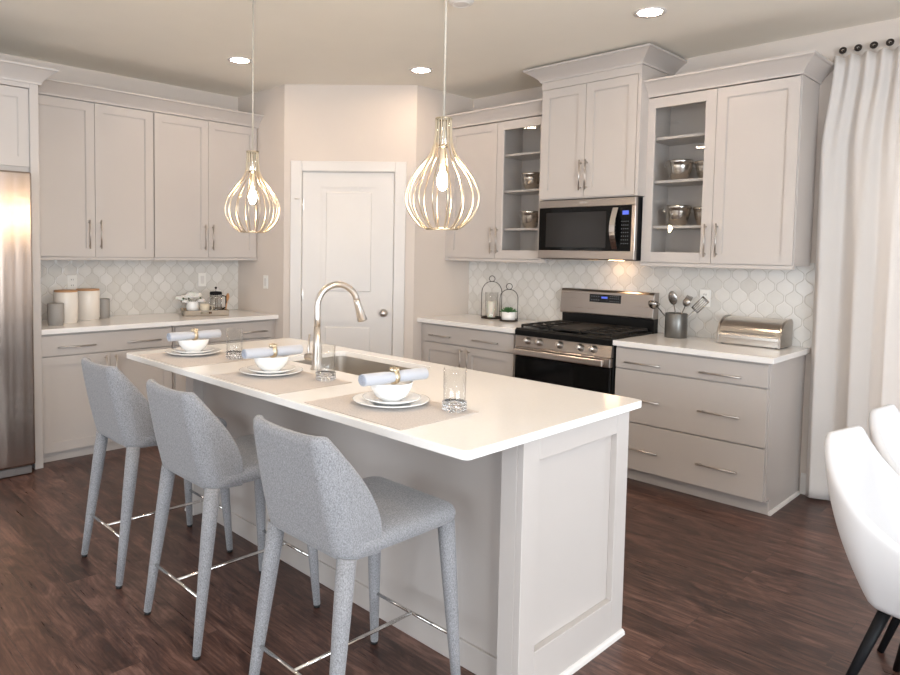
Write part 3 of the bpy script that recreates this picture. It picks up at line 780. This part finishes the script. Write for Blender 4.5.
def make_stool(label, x):
    t = thing('bar_stool', label, 'bar stool', (x, -3.33, 0), 0, 'bar stools at the island')
    W = dict(world=False)
    shell(.212, .228, -.075, .065, .585, .950, .668, .052, .07, .010, .74, N=64, bulge=.003, sag=.008, topin=.014, ce=.5).build('backrest', STOOLF, t, 1, world=False, smooth=True)
    cushion(-.212, .212, -.19, .272, .585, .658, .05, .006).build('seat', STOOLF, t, 1, world=False, smooth=True)
    for sx, sy in ((-1, -1), (1, -1), (-1, 1), (1, 1)):
        top = Vector((sx*.175, -.188 if sy < 0 else .230, .598)); bot = Vector((sx*.205, -.268 if sy < 0 else .268, .012))
        lg = MB().tube([top, top.lerp(bot, .3), top.lerp(bot, .7), bot], [.029, .026, .0195, .0145], 16).build('leg', STOOLF, t, world=False)
        MB().lathe([(0, 0), (.013, 0), (.013, .013), (0, .013)], (bot.x, bot.y, 0), 12).build('foot_cap', FOOTB, lg, world=False)
    def at(sx, sy, z):
        k = (.60-z)/.588
        return Vector((sx*(.180+.025*k), (-.195-.073*k) if sy < 0 else (.232+.036*k), z))
    z = .205
    MB().tube([at(-1, 1, z), at(1, 1, z)], .0065, 10).build('front_rung', CHROME, t, world=False)
    MB().tube([at(-1, -1, z), at(1, -1, z)], .0065, 10).build('rear_rung', CHROME, t, world=False)
    a = at(0, -1, z); b = at(0, 1, z); MB().tube([a, b], .0065, 10).build('stretcher', CHROME, t, world=False)
    return t
st = make_stool('grey tweed bar stool nearest the camera, closest to the framed island end', 3.885)
s2 = copy_tree(st); s2.location.x = 3.120; s2['label'] = 'grey tweed bar stool in the middle of the three'
s1 = copy_tree(st); s1.location.x = 2.425; s1['label'] = 'grey tweed bar stool farthest from the camera, nearest the fridge'

def make_chair(label, loc, rz):
    t = thing('dining_chair', label, 'chair', loc, rz, 'white dining chairs')
    shell(.255, .23, .24, .12, .365, .872, .53, .055, .10, .085, 2.6, N=60, K=10, bulge=.012, topin=.065, ce=.95).build('shell', CHAIRF, t, 1, world=False, smooth=True)
    cushion(-.165, .165, -.13, .20, .385, .465, .07, .012).build('seat', CHAIRF, t, 1, world=False, smooth=True)
    for sx in (-1, 1):
        for sy in (-1, 1):
            top = Vector((sx*.12, sy*.11+.01, .39)); bot = Vector((sx*.225, sy*.215+.01, 0))
            MB().tube([top, bot], [.019, .011], 14).build('leg', PLASTIC, t, world=False)
    return t
ch = make_chair('white dining chair nearest the camera, its whole side in view', (5.215, -2.06, 0), -PI/2-.21)
c2 = copy_tree(ch); c2.location = (5.225, -1.50, 0); c2.rotation_euler.z = -PI/2-.12; c2['label'] = 'white dining chair farther back, half cut off at the right edge'

# ------------------------------------------------------------------ pendants
def make_pendant(label, loc):
    t = thing('pendant_lamp', label, 'pendant lamp', loc, 0, 'wire cage pendants above the island')
    k = dict(world=False)
    MB().lathe([(0, 0), (.06, 0), (.06, -.006), (.05, -.022), (.012, -.028), (0, -.028)], (0, 0, 0), 28).build('canopy', CHROME, t, **k)
    MB().tube([(0, 0, -.02), (0, 0, -.845)], .0042, 8).build('rod', mat('rod_white', (.50, .45, .38), .4), t, **k)
    z0 = -.842                                                  # cage top (1.978 m)
    MB().lathe([(0, z0+.004), (.010, z0+.004), (.024, z0-.002), (.026, z0-.10), (.022, z0-.112), (0, z0-.112)], (0, 0, 0), 24).build('socket', CHROME, t, **k)
    prof = [(.030, 0), (.031, -.05), (.036, -.10), (.055, -.145), (.090, -.190), (.122, -.235), (.140, -.280), (.143, -.310), (.135, -.345), (.115, -.380), (.088, -.407), (.063, -.422)]
    P = []
    for i in range(len(prof)-1):
        p0, p1, p2, p3 = prof[max(i-1, 0)], prof[i], prof[i+1], prof[min(i+2, len(prof)-1)]
        for s in (0, .33, .67):
            P.append(tuple(.5*((2*p1[a])+(-p0[a]+p2[a])*s+(2*p0[a]-5*p1[a]+4*p2[a]-p3[a])*s*s+(-p0[a]+3*p1[a]-3*p2[a]+p3[a])*s**3) for a in (0, 1)))
    P.append(prof[-1])
    for i in range(16):
        a = 2*PI*i/16+.1
        MB().tube([(r*math.cos(a), r*math.sin(a), z0+z) for r, z in P], .0026, 6).build('cage_wire', CAGE, t, **k)
    ring = lambda r, z, rad: MB().tube([(r*math.cos(2*PI*j/40), r*math.sin(2*PI*j/40), z0+z) for j in range(40)], rad, 6, closed=True)
    ring(.063, -.422, .0032).build('bottom_ring', CAGE, t, **k); ring(.030, -.002, .0032).build('top_ring', CAGE, t, **k)
    MB().lathe([(0, -.110), (.0105, -.110), (.0105, -.205), (0, -.205)], (0, 0, z0), 16).build('candle_sleeve', CREAM, t, **k)
    MB().lathe([(0, -.205), (.012, -.206), (.019, -.222), (.0215, -.240), (.018, -.258), (.009, -.272), (0, -.276)], (0, 0, z0), 20).build('bulb', BULBM, t, **k)
    return t
p = make_pendant('wire cage pendant lamp on the right, above the near half of the island', (3.722, -2.78, H))
p2 = copy_tree(p); p2.location = (2.368, -2.78, H); p2['label'] = 'wire cage pendant lamp on the left, above the far half of the island'
# ------------------------------------------------------------------ recessed ceiling lights, plus unseen fill lights
def make_down(label, x, y):
    t = thing('recessed_light', label, 'ceiling light', (x, y, H), 0, 'recessed ceiling lights')
    MB().lathe([(.064, -.001), (.088, -.001), (.086, -.006), (.066, -.004)], (0, 0, 0), 32).build('trim_ring', WHITE, t, world=False)
    MB().lathe([(0, -.003), (.065, -.003), (.065, -.001), (0, -.001)], (0, 0, 0), 32).build('lens', DOWN, t, world=False)
    return t
d0 = make_down('recessed ceiling light on the left, beside the far pendant rod', 1.101, -2.101)
for lab, x, y in (('recessed ceiling light in front of the pantry door wall', 1.866, -1.023), ('recessed ceiling light in front of the tall cabinet over the range', 3.66, -1.036),
                  ('added recessed fill light, unseen behind the camera, over the left of the room', 1.9, -4.6), ('added recessed fill light, unseen behind the camera, above the open floor', 3.7, -5.2),  # from here on: out-of-view fill lights, added to brighten the room
                  ('added recessed fill light, unseen above the near end of the island seating', 4.2, -3.75), ('added recessed fill light, unseen over the dining side', 5.6, -2.6), ('added recessed fill light, unseen at the far front of the room', 5.6, -6.4)):
    c = copy_tree(d0); c.location = (x, y, H); c['label'] = lab
t = thing('smoke_detector', 'white round smoke detector on the ceiling at the top edge', 'smoke detector', (3.045, -1.925, H))
MB().lathe([(0, 0), (.07, 0), (.07, -.018), (.060, -.032), (.025, -.038), (0, -.038)], t.location, 32).build('cover', WHITE, t)
MB().lathe([(.040, -.0355), (.044, -.0400), (.048, -.0345)], t.location, 32).build('vent_ring', SWITCHP, t)

# ------------------------------------------------------------------ curtain and its hooks
def curtain():
    NX, NZ = 330, 46; x0, x1 = 4.330, 5.38; zt, zb = 2.645, .012
    bm = bmesh.new(); g = []
    hooks = [4.352+.0765*i for i in range(13)]
    for j in range(NZ+1):
        s = j/NZ; z = zt+(zb-zt)*s; row = []
        for i in range(NX+1):
            f = i/NX; x = x0+(x1-x0)*f
            ph = 2*PI*(x-4.338)/.0765
            ph2 = 2*PI*(x-4.338)/.153+.5*math.sin(x*9+s*1.2)
            a = max(0, 1-s*1.6); a = a*a
            top = math.cos(ph)
            y = -.068-.018*a*top-(.040*min(1, s*1.6+.1))*math.sin(ph2)-.008*s*math.sin(2*PI*(x-4.3)/.31+s*2)
            q_ = min(1, s/.22); q_ = q_*q_*(3-2*q_); dx = .008*s*math.sin(ph2*2+1)-(.052*q_-.008*s)*max(0, 1-f*1.2)
            zz = z-(.012*(1-top)/2*(1 if s == 0 else a))
            if j == NZ: zz += .006*math.sin(ph2)
            row.append(bm.verts.new((x+dx+.0*s, y, zz)))
        g.append(row)
    for j in range(NZ):
        for i in range(NX):
            f = bm.faces.new((g[j][i], g[j][i+1], g[j+1][i+1], g[j+1][i])); f.smooth = True
    m = MB(); m.bm.free(); m.bm = bm; o = m.build('curtain', CURT)
    sd = o.modifiers.new('s', 'SOLIDIFY'); sd.thickness = .0018; sd.offset = 0
    return tag(o, 'pale linen curtain hanging in folds beside the right wall cabinet', 'curtain')
curtain()
def make_hook(label, x):
    t = thing('curtain_hook', label, 'curtain hook', (x, 0, 2.683), 0, 'dark curtain hooks')
    q = Vector((0, -1, 0)).to_track_quat('Z', 'Y').to_matrix()
    MB().lathe([(0, 0), (.009, 0), (.009, .003), (.004, .005), (.004, .030), (0, .030)], (0, -.0005, 0), 16, q).build('stem', DARKM, t, world=False)
    MB().tube([(.0135*math.cos(2*PI*j/24), -.036, .0135*math.sin(2*PI*j/24)) for j in range(24)], .0068, 8, closed=True).build('ring', DARKM, t, world=False)
    MB().tube([(0, -.036, -.018), (0, -.038, -.030), (.002, -.046, -.046)], .0016, 6).build('pin', NICKEL, t, world=False)
    return t
names = ['first dark round curtain hook from the left, by the crown moulding', 'second dark round curtain hook from the left', 'third dark round curtain hook from the left', 'fourth dark round curtain hook, nearest the right edge']
names += ['dark round curtain hook beyond the right edge']*6
h0 = make_hook(names[0], 4.358)
for i in range(1, 10):
    c = copy_tree(h0); c.location.x = 4.358+.0765*i; c['label'] = names[i]

# ------------------------------------------------------------------ wall plates
def plate(name, label, cat, F, u, z, kind):
    t = thing(name, label, cat, F(u, .0105, z))
    n0 = .0108 if kind != 'wall' else .0008
    t.location = F(u, n0, z)
    MB().box(u-.036, u+.036, n0, n0+.005, z-.058, z+.058, F, .002).build('plate', SWITCHP, t)
    if kind == 'outlet':
        for dz in (-.022, .022):
            so = MB().box(u-.017, u+.017, n0+.005, n0+.007, z+dz-.015, z+dz+.015, F, .001).build('socket', SWITCHP, t)
            MB().box(u-.008, u-.005, n0+.0068, n0+.0074, z+dz-.003, z+dz+.008, F).box(u+.005, u+.008, n0+.0068, n0+.0074, z+dz-.003, z+dz+.008, F).build('slot', PLASTIC, so)
    else: MB().box(u-.017, u+.017, n0+.005, n0+.009, z-.034, z+.034, F, .002).build('rocker', WHITE, t)
plate('outlet', 'white wall outlet above the canisters', 'outlet', LEFT, -2.905, 1.186, 'outlet')
plate('light_switch', 'white rocker switch on the tiles above the tray', 'switch', LEFT, -1.822, 1.190, 'tile')
plate('light_switch', 'white rocker switch on the plain pantry side wall', 'switch', FR((0, -P1), (1, 0), (0, -1)), .468, 1.183, 'wall')
plate('outlet', 'white wall outlet on the tiles above the utensil crock', 'outlet', BACK, 3.615, 1.182, 'outlet')

# ------------------------------------------------------------------ canisters
def canister(name, label, x, y, r, h, m, lid):
    t = thing(name, label, 'canister', (x, y, CT))
    hb = h-.012 if lid else h
    MB().lathe([(0, 0), (r*.90, 0), (r*.93, .004), (r*.93, .012), (r, .016), (r, hb-.004), (r-.003, hb), (0, hb)], (x, y, CT), 40).build('body', m, t)
    MB().lathe([(0, hb), (r*.98, hb), (r*.98, h-.001), (r*.95, h+.001), (0, h+.001)], (x, y, CT), 40).build('lid', BAMBOO if lid else m, t)
canister('canister', 'small grey stoneware canister at the left, in front of the white ones', .43, -3.155, .054, .152, CANG, False)
canister('canister', 'tall white canister with wooden lid, nearer the fridge', .31, -3.048, .080, .235, CANW, True)
canister('canister', 'tall white canister with wooden lid, right of the other tall one', .17, -2.845, .083, .232, CANW, True)
canister('canister', 'small grey canister beside the right tall white canister', .13, -2.712, .044, .150, CANG, False)

# ------------------------------------------------------------------ tray set
ta = math.atan2(.38, -.92)                     # direction into the tray
TC = Vector((.285, -1.945, CT)); ti = Vector((-.92, .38, 0)).normalized(); ts = Vector((.38, .92, 0)).normalized()
TF = FR((TC.x, TC.y), (ts.x, ts.y), (-ti.x, -ti.y))
TRAY = mat('tray_wood', (.36, .30, .235), .55)
t = thing('tray', 'low grey-brown square tray with slot handles', 'tray', TC)
m = MB().box(-.17, .17, -.155, .155, CT, CT+.008, TF)
for n in (-.155, .145): m.box(-.18, -.045, n, n+.010, CT, CT+.045, TF).box(.045, .18, n, n+.010, CT, CT+.045, TF).box(-.045, .045, n, n+.010, CT, CT+.018, TF).box(-.045, .045, n, n+.010, CT+.034, CT+.045, TF)
m.box(-.18, -.17, -.155, .155, CT, CT+.045, TF).box(.17, .18, -.155, .155, CT, CT+.045, TF)
m.build('body', TRAY, t)
tz = CT+.0085
# white vase with flowers
v = TF(-.09, -.03, 0)
t = thing('flower_vase', 'white vase of white flowers on the tray', 'vase', (v.x, v.y, tz))
MB().lathe([(0, tz), (.036, tz), (.052, tz+.03), (.055, tz+.06), (.045, tz+.095), (.047, tz+.10), (.040, tz+.10), (.045, tz+.06), (0, tz+.05)], (v.x, v.y, 0), 28).build('vase', CERAMIC, t)
rnd = random.Random(3)
for i in range(15):
    a = rnd.uniform(0, 2*PI); rr_ = rnd.uniform(.02, .085) if i else 0
    c = Vector((v.x, v.y, tz+.10+rnd.uniform(-.005, .055)))+ts*(math.cos(a)*rr_*1.25-.02)+ti*math.sin(a)*rr_*.8
    m = MB()
    for ring, (np_, tilt, ln) in enumerate(((4, .35, .020), (6, .9, .028), (7, 1.5, .032))):
        for k in range(np_):
            th = 2*PI*k/np_+ring; d = Vector((math.cos(th)*math.sin(tilt), math.sin(th)*math.sin(tilt), math.cos(tilt)))
            q = d.to_track_quat('Z', 'Y').to_matrix(); m.ball(c+d*ln*.5, ln*.55, .85, .55, 1, 8, q)
    m.build('flower', PETAL, t)
m = MB()
for i in range(5):
    a = rnd.uniform(0, 2*PI); e = Vector((v.x, v.y, tz+.08))+ts*math.cos(a)*.09+ti*math.sin(a)*.06+Vector((0, 0, rnd.uniform(.0, .05)))
    m.tube([(v.x, v.y, tz+.07), Vector((v.x, v.y, tz+.10)).lerp(e, .5), e], [.002, .0015, .001], 5)
    m.ball(e, .016, 1, .35, .6, 8)
m.build('foliage', TWIG, t)
v = TF(-.005, .075, 0)
t = thing('mug', 'cream mug in front of the flowers on the tray', 'mug', (v.x, v.y, tz))
MB().lathe([(0, tz), (.030, tz), (.036, tz+.008), (.038, tz+.085), (.0345, tz+.085), (.033, tz+.012), (0, tz+.010)], (v.x, v.y, 0), 28).build('body', CREAM, t)
MB().tube([v+Vector((0, 0, 0))+Vector((0, 0, tz+.07))+ts*.036-ti*.0, v+Vector((0, 0, tz+.068))+ts*.058, v+Vector((0, 0, tz+.04))+ts*.062, v+Vector((0, 0, tz+.022))+ts*.036], .004, 8).build('handle', CREAM, t)
v = TF(.095, -.02, 0)
t = thing('french_press', 'glass french press with black lid on the tray', 'coffee press', (v.x, v.y, tz))
MB().lathe([(0, tz+.006), (.044, tz+.006), (.046, tz+.010), (.046, tz+.155), (.0445, tz+.155), (.0445, tz+.011), (0, tz+.008)], (v.x, v.y, 0), 32).build('beaker', TUMBLER, t)
m = MB().lathe([(.048, tz), (.052, tz), (.052, tz+.018), (.048, tz+.018)], (v.x, v.y, 0), 32).lathe([(.0468, tz+.125), (.049, tz+.125), (.049, tz+.135), (.0468, tz+.135)], (v.x, v.y, 0), 32)
for k in range(4):
    a = PI/4+k*PI/2; m.tube([(v.x+.050*math.cos(a), v.y+.050*math.sin(a), tz+.01), (v.x+.050*math.cos(a), v.y+.050*math.sin(a), tz+.15)], .0025, 6)
m.build('frame', CHROME, t)
MB().lathe([(0, tz+.155), (.050, tz+.155), (.051, tz+.170), (.046, tz+.180), (0, tz+.184)], (v.x, v.y, 0), 32).build('lid', PLASTIC, t)
MB().tube([(v.x, v.y, tz+.03), (v.x, v.y, tz+.205)], .0025, 6).ball((v.x, v.y, tz+.212), .011, seg=12).build('plunger', DARKM, t)
MB().lathe([(0, tz+.030), (.043, tz+.030), (.043, tz+.034), (0, tz+.034)], (v.x, v.y, 0), 28).build('filter', CHROME, t)
h = v+ts*.05
MB().tube([h+Vector((0, 0, tz+.145)), h+ts*.032+Vector((0, 0, tz+.14)), h+ts*.034+Vector((0, 0, tz+.05)), h+Vector((0, 0, tz+.03))], .006, 8).build('handle', PLASTIC, t)
v = TF(.045, .085, 0)
o = MB().lathe([(0, tz), (.022, tz), (.024, tz+.022), (.018, tz+.030), (0, tz+.032)], (v.x, v.y, 0), 16).build('coffee_tin', COFFEE); tag(o, 'small dark brown pot low on the tray between mug and press', 'pot')
a = TF(.14, .02, tz); b = TF(.205, -.12, tz+.150); a = TF(.163, .06, tz+.006); b = TF(.205, -.10, CT+.165)
o = MB().tube([a, a.lerp(b, .6), a.lerp(b, .7), a.lerp(b, .85), b], [.005, .0055, .014, .017, .008], 10).build('wooden_scoop', BAMBOO); tag(o, 'slim wooden scoop leaning at the right end of the tray', 'scoop')

# ------------------------------------------------------------------ lanterns
def lantern(label, x, y, r, h, rz):
    t = thing('wire_lantern', label, 'lantern', (x, y, CT))
    m = MB().lathe([(0, CT), (r, CT), (r, CT+.014), (r-.004, CT+.014), (r-.004, CT+.004), (0, CT+.004)], (x, y, 0), 32)
    m.build('base', DARKM, t)
    hr = .024; zs = CT+h*.60; zt_ = CT+h-hr*2
    for k in range(1):
        a = rz+k*PI/2; d = Vector((math.cos(a), math.sin(a), 0)); pts = [Vector((x, y, CT+.010))-d*(r-.002), Vector((x, y, zs))-d*(r-.002)]
        for i in range(1, 8):
            th = PI/2*i/8; pts.append(Vector((x, y, zs))-d*(r-.002)*math.cos(th)**.9+Vector((0, 0, (zt_-zs)*math.sin(th))))
        pts.append(Vector((x, y, zt_)))
        pts += [Vector((2*x-p.x, 2*y-p.y, p.z)) for p in pts[-2::-1]]
        MB().tube(pts, .0026, 6).build('hoop', DARKM, t)
    d = Vector((math.cos(rz), math.sin(rz), 0))
    MB().tube([Vector((x, y, zt_+hr))+d*hr*math.cos(2*PI*k/20)+Vector((0, 0, hr*math.sin(2*PI*k/20))) for k in range(20)], .0026, 6, closed=True).build('ring', DARKM, t)
    return t
RZ = math.radians(42)
lantern('taller dark wire lantern holding a white candle', 1.905, -.165, .086, .358, RZ)
lantern('shorter dark wire lantern holding a potted succulent', 2.138, -.235, .074, .305, RZ)
t = thing('pillar_candle', 'white pillar candle inside the taller wire lantern', 'candle', (1.905, -.165, CT+.0045))
MB().lathe([(0, CT+.0045), (.032, CT+.0045), (.033, CT+.010), (.033, CT+.140), (.029, CT+.144), (.015, CT+.138), (0, CT+.137)], (1.905, -.165, 0), 28).build('wax', WAX, t)
MB().tube([(1.905, -.165, CT+.135), (1.906, -.165, CT+.150)], .0012, 5).build('wick', PLASTIC, t)
t = thing('candle_glass', 'clear glass cylinder round the pillar candle', 'glass', (1.905, -.165, CT+.0045))
MB().lathe([(.055, CT+.0046), (.055, CT+.22), (.0535, CT+.22), (.0535, CT+.0046)], (1.905, -.165, 0), 32).build('cylinder', TUMBLER, t)
t = thing('potted_succulent', 'green succulent in a white pot inside the shorter lantern', 'plant', (2.138, -.235, CT+.0045))
MB().lathe([(0, CT+.0045), (.048, CT+.0045), (.056, CT+.012), (.058, CT+.075), (.053, CT+.077), (.051, CT+.062), (0, CT+.062)], (2.138, -.235, 0), 32).build('pot', CERAMIC, t)
m = MB(); rnd = random.Random(11)
for i in range(34):
    th = i*2.4; rad = .010+.0012*i; tilt = .25+i*.036
    d = Vector((math.cos(th)*math.sin(tilt), math.sin(th)*math.sin(tilt), math.cos(tilt)))
    c = Vector((2.138+math.cos(th)*rad*.7, -.235+math.sin(th)*rad*.7, CT+.072)); q = d.to_track_quat('Z', 'Y').to_matrix()
    m.ball(c+d*.022, .024, .34, .2, 1, 8, q)
m.build('leaves', LEAF, t)

# ------------------------------------------------------------------ utensil crock
CXk, CYk = 3.492, -.170
t = thing('utensil_crock', 'dark grey cylindrical crock right of the range', 'crock', (CXk, CYk, CT))
MB().lathe([(0, CT), (.070, CT), (.072, CT+.003), (.072, CT+.162), (.070, CT+.165), (.067, CT+.162), (.067, CT+.012), (0, CT+.012)], (CXk, CYk, 0), 40).build('body', GUNM, t)
UT = steel('utensil_steel', (.33, .31, .29), .25)
def uten(name, label, base, tip, head):
    a = Vector((CXk+base[0], CYk+base[1], CT+.0135)); b = Vector(tip); d = (b-a).normalized()
    t = thing(name, label, 'utensil', a)
    MB().tube([a, b], [.0045, .0035], 8).build('shaft', UT, t)
    side = d.cross(Vector((0, -1, 0))).normalized(); fw = side.cross(d).normalized()
    Mx = Matrix((side, fw, d)).transposed()
    m = MB()
    if head == 'ladle':
        m.lathe([(0, -.030), (.022, -.024), (.036, -.006), (.040, .012), (.038, .012), (.034, -.005), (.020, -.021), (0, -.027)], b+d*.01+Vector((0, -.028, 0)), 20, Matrix.Rotation(-.5, 3, 'X'))
        m.tube([b-d*.01, b+Vector((0, -.01, .012))], .0035, 8)
    elif head == 'spoon':
        m.ball(b+d*.040, .048, .66, .14, 1, 16, Mx)
    elif head == 'fork':
        m.ball(b+d*.022, .030, .9, .22, 1, 12, Mx)
        for k in range(5):
            e = b+d*.035+side*(k-2)*.009; m.tube([b+d*.02+side*(k-2)*.007, e, e+d*.032-fw*.018], [.0035, .0035, .0025], 6)
    else:
        for k in range(5): e = side*(k-2)*.0125; m.tube([b+e+d*.005, b+e+d*.105], .0036 if k in (0, 4) else .0022, 6)
        for s in (.004, .105): m.tube([b+side*-.027+d*s, b+side*.027+d*s], .0055, 6)
    m.build('head', UT, t)
uten('ladle', 'steel ladle leaning left out of the crock', (.035, .01), (3.352, -.175, 1.120), 'ladle')
uten('serving_spoon', 'steel serving spoon standing up in the crock', (.01, .03), (3.464, -.155, 1.140), 'spoon')
uten('pasta_fork', 'steel pasta fork between spoon and slotted turner', (-.015, -.005), (3.548, -.165, 1.135), 'fork')
uten('slotted_turner', 'steel slotted turner leaning right out of the crock', (-.045, .01), (3.610, -.165, 1.105), 'turner')

# ------------------------------------------------------------------ bread bin
BB0, BB1 = 3.790, 4.165; BN0, BN1 = .030, .250
t = thing('bread_bin', 'stainless roll-top bread bin on the right worktop', 'bread bin', (3.98, -.14, CT))
def bprof(n0, n1, h, k=14):
    p = [(n0, CT+.006), (n1, CT+.006), (n1, CT+.045)]
    for i in range(1, k+1):
        a = PI/2*i/k; p.append((n1-(n1-n0-.06)*(1-math.cos(a)), CT+.045+(h-.045)*math.sin(a)))
    return p+[(n0+.02, CT+h), (n0, CT+h-.02)]
BSTEEL = steel('bread_bin_steel', (.66, .61, .55), .20)
MB().extrude(BACK, bprof(BN0+.003, BN1-.003, .168), BB0+.012, BB1-.012).build('roll_lid', BSTEEL, t)
for a, b in ((BB0, BB0+.014), (BB1-.014, BB1)): MB().extrude(BACK, bprof(BN0, BN1, .172), a, b).build('end_panel', steel('bin_end', (.42, .38, .34), .3), t)
m = MB().box(BB0+.03, BB1-.03, BN1-.003, BN1+.008, CT+.075, CT+.085, BACK, .003); m.build('grip', CHROME, t)
m = MB()
for u in (BB0+.03, BB1-.03):
    for n in (BN0+.03, BN1-.03): m.disc(BACK(u, n, 0), .010, CT, CT+.007, 12)
m.build('feet', FOOTB, t)

# ------------------------------------------------------------------ cabinet pots
def pot(label, x, n, z, r, h):
    t = thing('mixing_bowl', label, 'bowl', (x, -n, z), 0, 'steel bowls in the glass cabinets')
    MB().lathe([(0, .0), (r*.45, .0), (r*.62, .008), (r*.86, h*.38), (r*.96, h*.70), (r*.98, h*.82), (r*1.04, h*.84), (r*1.05, h*.96), (r*1.02, h), (r*.97, h*.98), (r*.94, h*.70), (r*.80, h*.38), (r*.55, .014), (0, .010)], (x, -n, z), 36).build('bowl', BSTEEL, t)
    m = MB().tube([(x-r, -n, z+h*.9), (x-r-.022, -n, z+h*.92), (x-r-.022, -n-.0, z+h*.74), (x-r*.97, -n, z+h*.72)], .003, 6); m.build('handle', CHROME, t)
for side, (a, b) in enumerate(((2.090, 2.52), (3.33, 3.75))):
    for sh, z in enumerate(SHELF[:2]):
        w_ = ('left', 'right')[side]; v_ = ('lower', 'upper')[sh]
        x1_ = (2.295, 3.485)[side]
        pot('steel mixing bowl at the front, %s bowl shelf of the %s glass cabinet' % (v_, w_), x1_, .19, z+.0005, .082, .135)
        pot('wider steel mixing bowl at the side, %s bowl shelf of the %s glass cabinet' % (v_, w_), x1_+(.165 if side == 0 else .150), .125, z+.0005, .072, .125)

# ------------------------------------------------------------------ place settings
def placemat(label, x0, x1):
    o = MB().box(x0, x1, -3.276, -2.900, CT+.0003, CT+.0028, bev=.0008).build('placemat', MATM); tag(o, label, 'placemat', 'taupe placemats on the island')
W_ = ('at the far place setting, near the fridge end', 'at the middle place setting', 'at the nearest place setting')
for i, (cx_, mx0, mx1, gx, na) in enumerate(((2.240, 2.085, 2.565, 2.492, 88), (2.962, 2.830, 3.340, 3.236, 84), (3.738, 3.520, 4.025, 3.962, 82))):
    wh = W_[i]; cy_ = -3.050; mt = CT+.0029
    placemat('taupe woven placemat '+wh, mx0, mx1)
    o = MB().lathe([(0, 0), (.085, 0), (.095, .004), (.138, .016), (.140, .019), (.136, .0195), (.094, .008), (0, .006)], (cx_, cy_, mt), 56).build('dinner_plate', CERAMIC)
    tag(o, 'large white dinner plate '+wh, 'plate', 'white dinner plates')
    z2 = mt+.0065
    o = MB().lathe([(0, 0), (.060, 0), (.072, .006), (.104, .018), (.106, .021), (.102, .0215), (.070, .010), (0, .006)], (cx_+.004, cy_, z2), 56).build('salad_plate', CERAMIC)
    tag(o, 'smaller white plate stacked '+wh, 'plate', 'white salad plates')
    z3 = z2+.0065
    o = MB().lathe([(0, 0), (.036, 0), (.038, .004), (.060, .020), (.074, .045), (.079, .068), (.0765, .0685), (.070, .045), (.056, .023), (.034, .008), (0, .007)], (cx_, cy_, z3), 56).build('bowl', CERAMIC)
    tag(o, 'small white bowl on plates '+wh, 'bowl', 'white bowls of the place settings')
    # rolled napkin resting on the bowl rim
    a = math.radians(na); d = Vector((math.cos(a), math.sin(a), 0)); side = Vector((-d.y, d.x, 0)); zc_ = z3+.0685+.0215
    c = Vector((cx_+.020, cy_-.004, zc_-.002))
    t = thing('rolled_napkin', 'rolled blue napkin in a gold ring '+wh, 'napkin', c, 0, 'rolled napkins on the bowls')
    L_ = .138; m = MB(); ring_n = 22; sec = []
    for s in (-1, -.97, -.3, -.06, .06, .3, .97, 1):
        rr2 = .0235*(.86 if abs(s) < .1 else 1)*(1 if abs(s) < .99 else .96)
        sec.append((c+d*L_*s, rr2))
    q = d.to_track_quat('Z', 'Y').to_matrix()
    for ends in (0,):
        rings = []
        for pnt, rr2 in sec: rings.append([m.bm.verts.new(pnt+side*math.cos(2*PI*k/ring_n)*rr2*1.12+Vector((0, 0, math.sin(2*PI*k/ring_n)*rr2*.92))) for k in range(ring_n)])
        for A, B in zip(rings, rings[1:]):
            for k in range(ring_n): f = m.bm.faces.new((A[k], A[(k+1) % ring_n], B[(k+1) % ring_n], B[k])); f.smooth = True
        m.bm.faces.new(rings[0]); m.bm.faces.new(rings[-1])
    m.build('cloth', NAPKIN, t)
    m = MB()
    for e_, sg in ((c-d*(L_+.0005), -1), (c+d*(L_+.0005), 1)):
        pts = [e_+side*math.cos(th*.45)*(.003+.0034*th*.28)*1.1+Vector((0, 0, math.sin(th*.45)*(.003+.0034*th*.28))) for th in range(0, 38)]
        pts = [e_+side*math.cos(j*.4)*(.002+.00045*j)*1.12+Vector((0, 0, math.sin(j*.4)*(.002+.00045*j)*.92)) for j in range(42)]
        m.tube(pts, .0013, 5)
    m.build('fold_spiral', NAPIN, t)
    m = MB(); pr_ = [(.0205, -.009), (.0256, -.009), (.0265, 0), (.0256, .009), (.0205, .009)]
    m.lathe(pr_, c, 28, q); rg = m.build('napkin_ring', GOLD, t)
    m = MB()
    for k in range(7):
        th = 2*PI*k/6; o_ = Vector((0, 0, .029)) if k == 6 else Vector((0, 0, .026))+d*math.cos(th)*.012+side*math.sin(th)*.012
        m.ball(c+o_, .0085, seg=10)
    m.build('knot', GOLD, rg)
    # tumbler with a studded thick base
    gy = -2.958; t = thing('tumbler', 'clear highball glass with a cut base '+wh, 'glass', (gx, gy, mt), 0, 'clear glasses on the island')
    MB().lathe([(.0385, .034), (.0400, .150), (.0388, .150), (.0373, .034)], (gx, gy, mt), 40).build('wall', TUMBLER, t)
    MB().lathe([(0, .0), (.034, .0), (.0375, .004), (.0385, .034), (.0360, .034), (.030, .028), (0, .027)], (gx, gy, mt), 40).build('base', GLASS, t)
    m = MB()
    for r_ in range(3):
        for k in range(14):
            a = 2*PI*(k+.5*(r_ % 2))/14; m.ball((gx+.0375*math.cos(a), gy+.0375*math.sin(a), mt+.009+r_*.011), .0062, seg=8)
    m.build('cut_studs', GLASS, t)
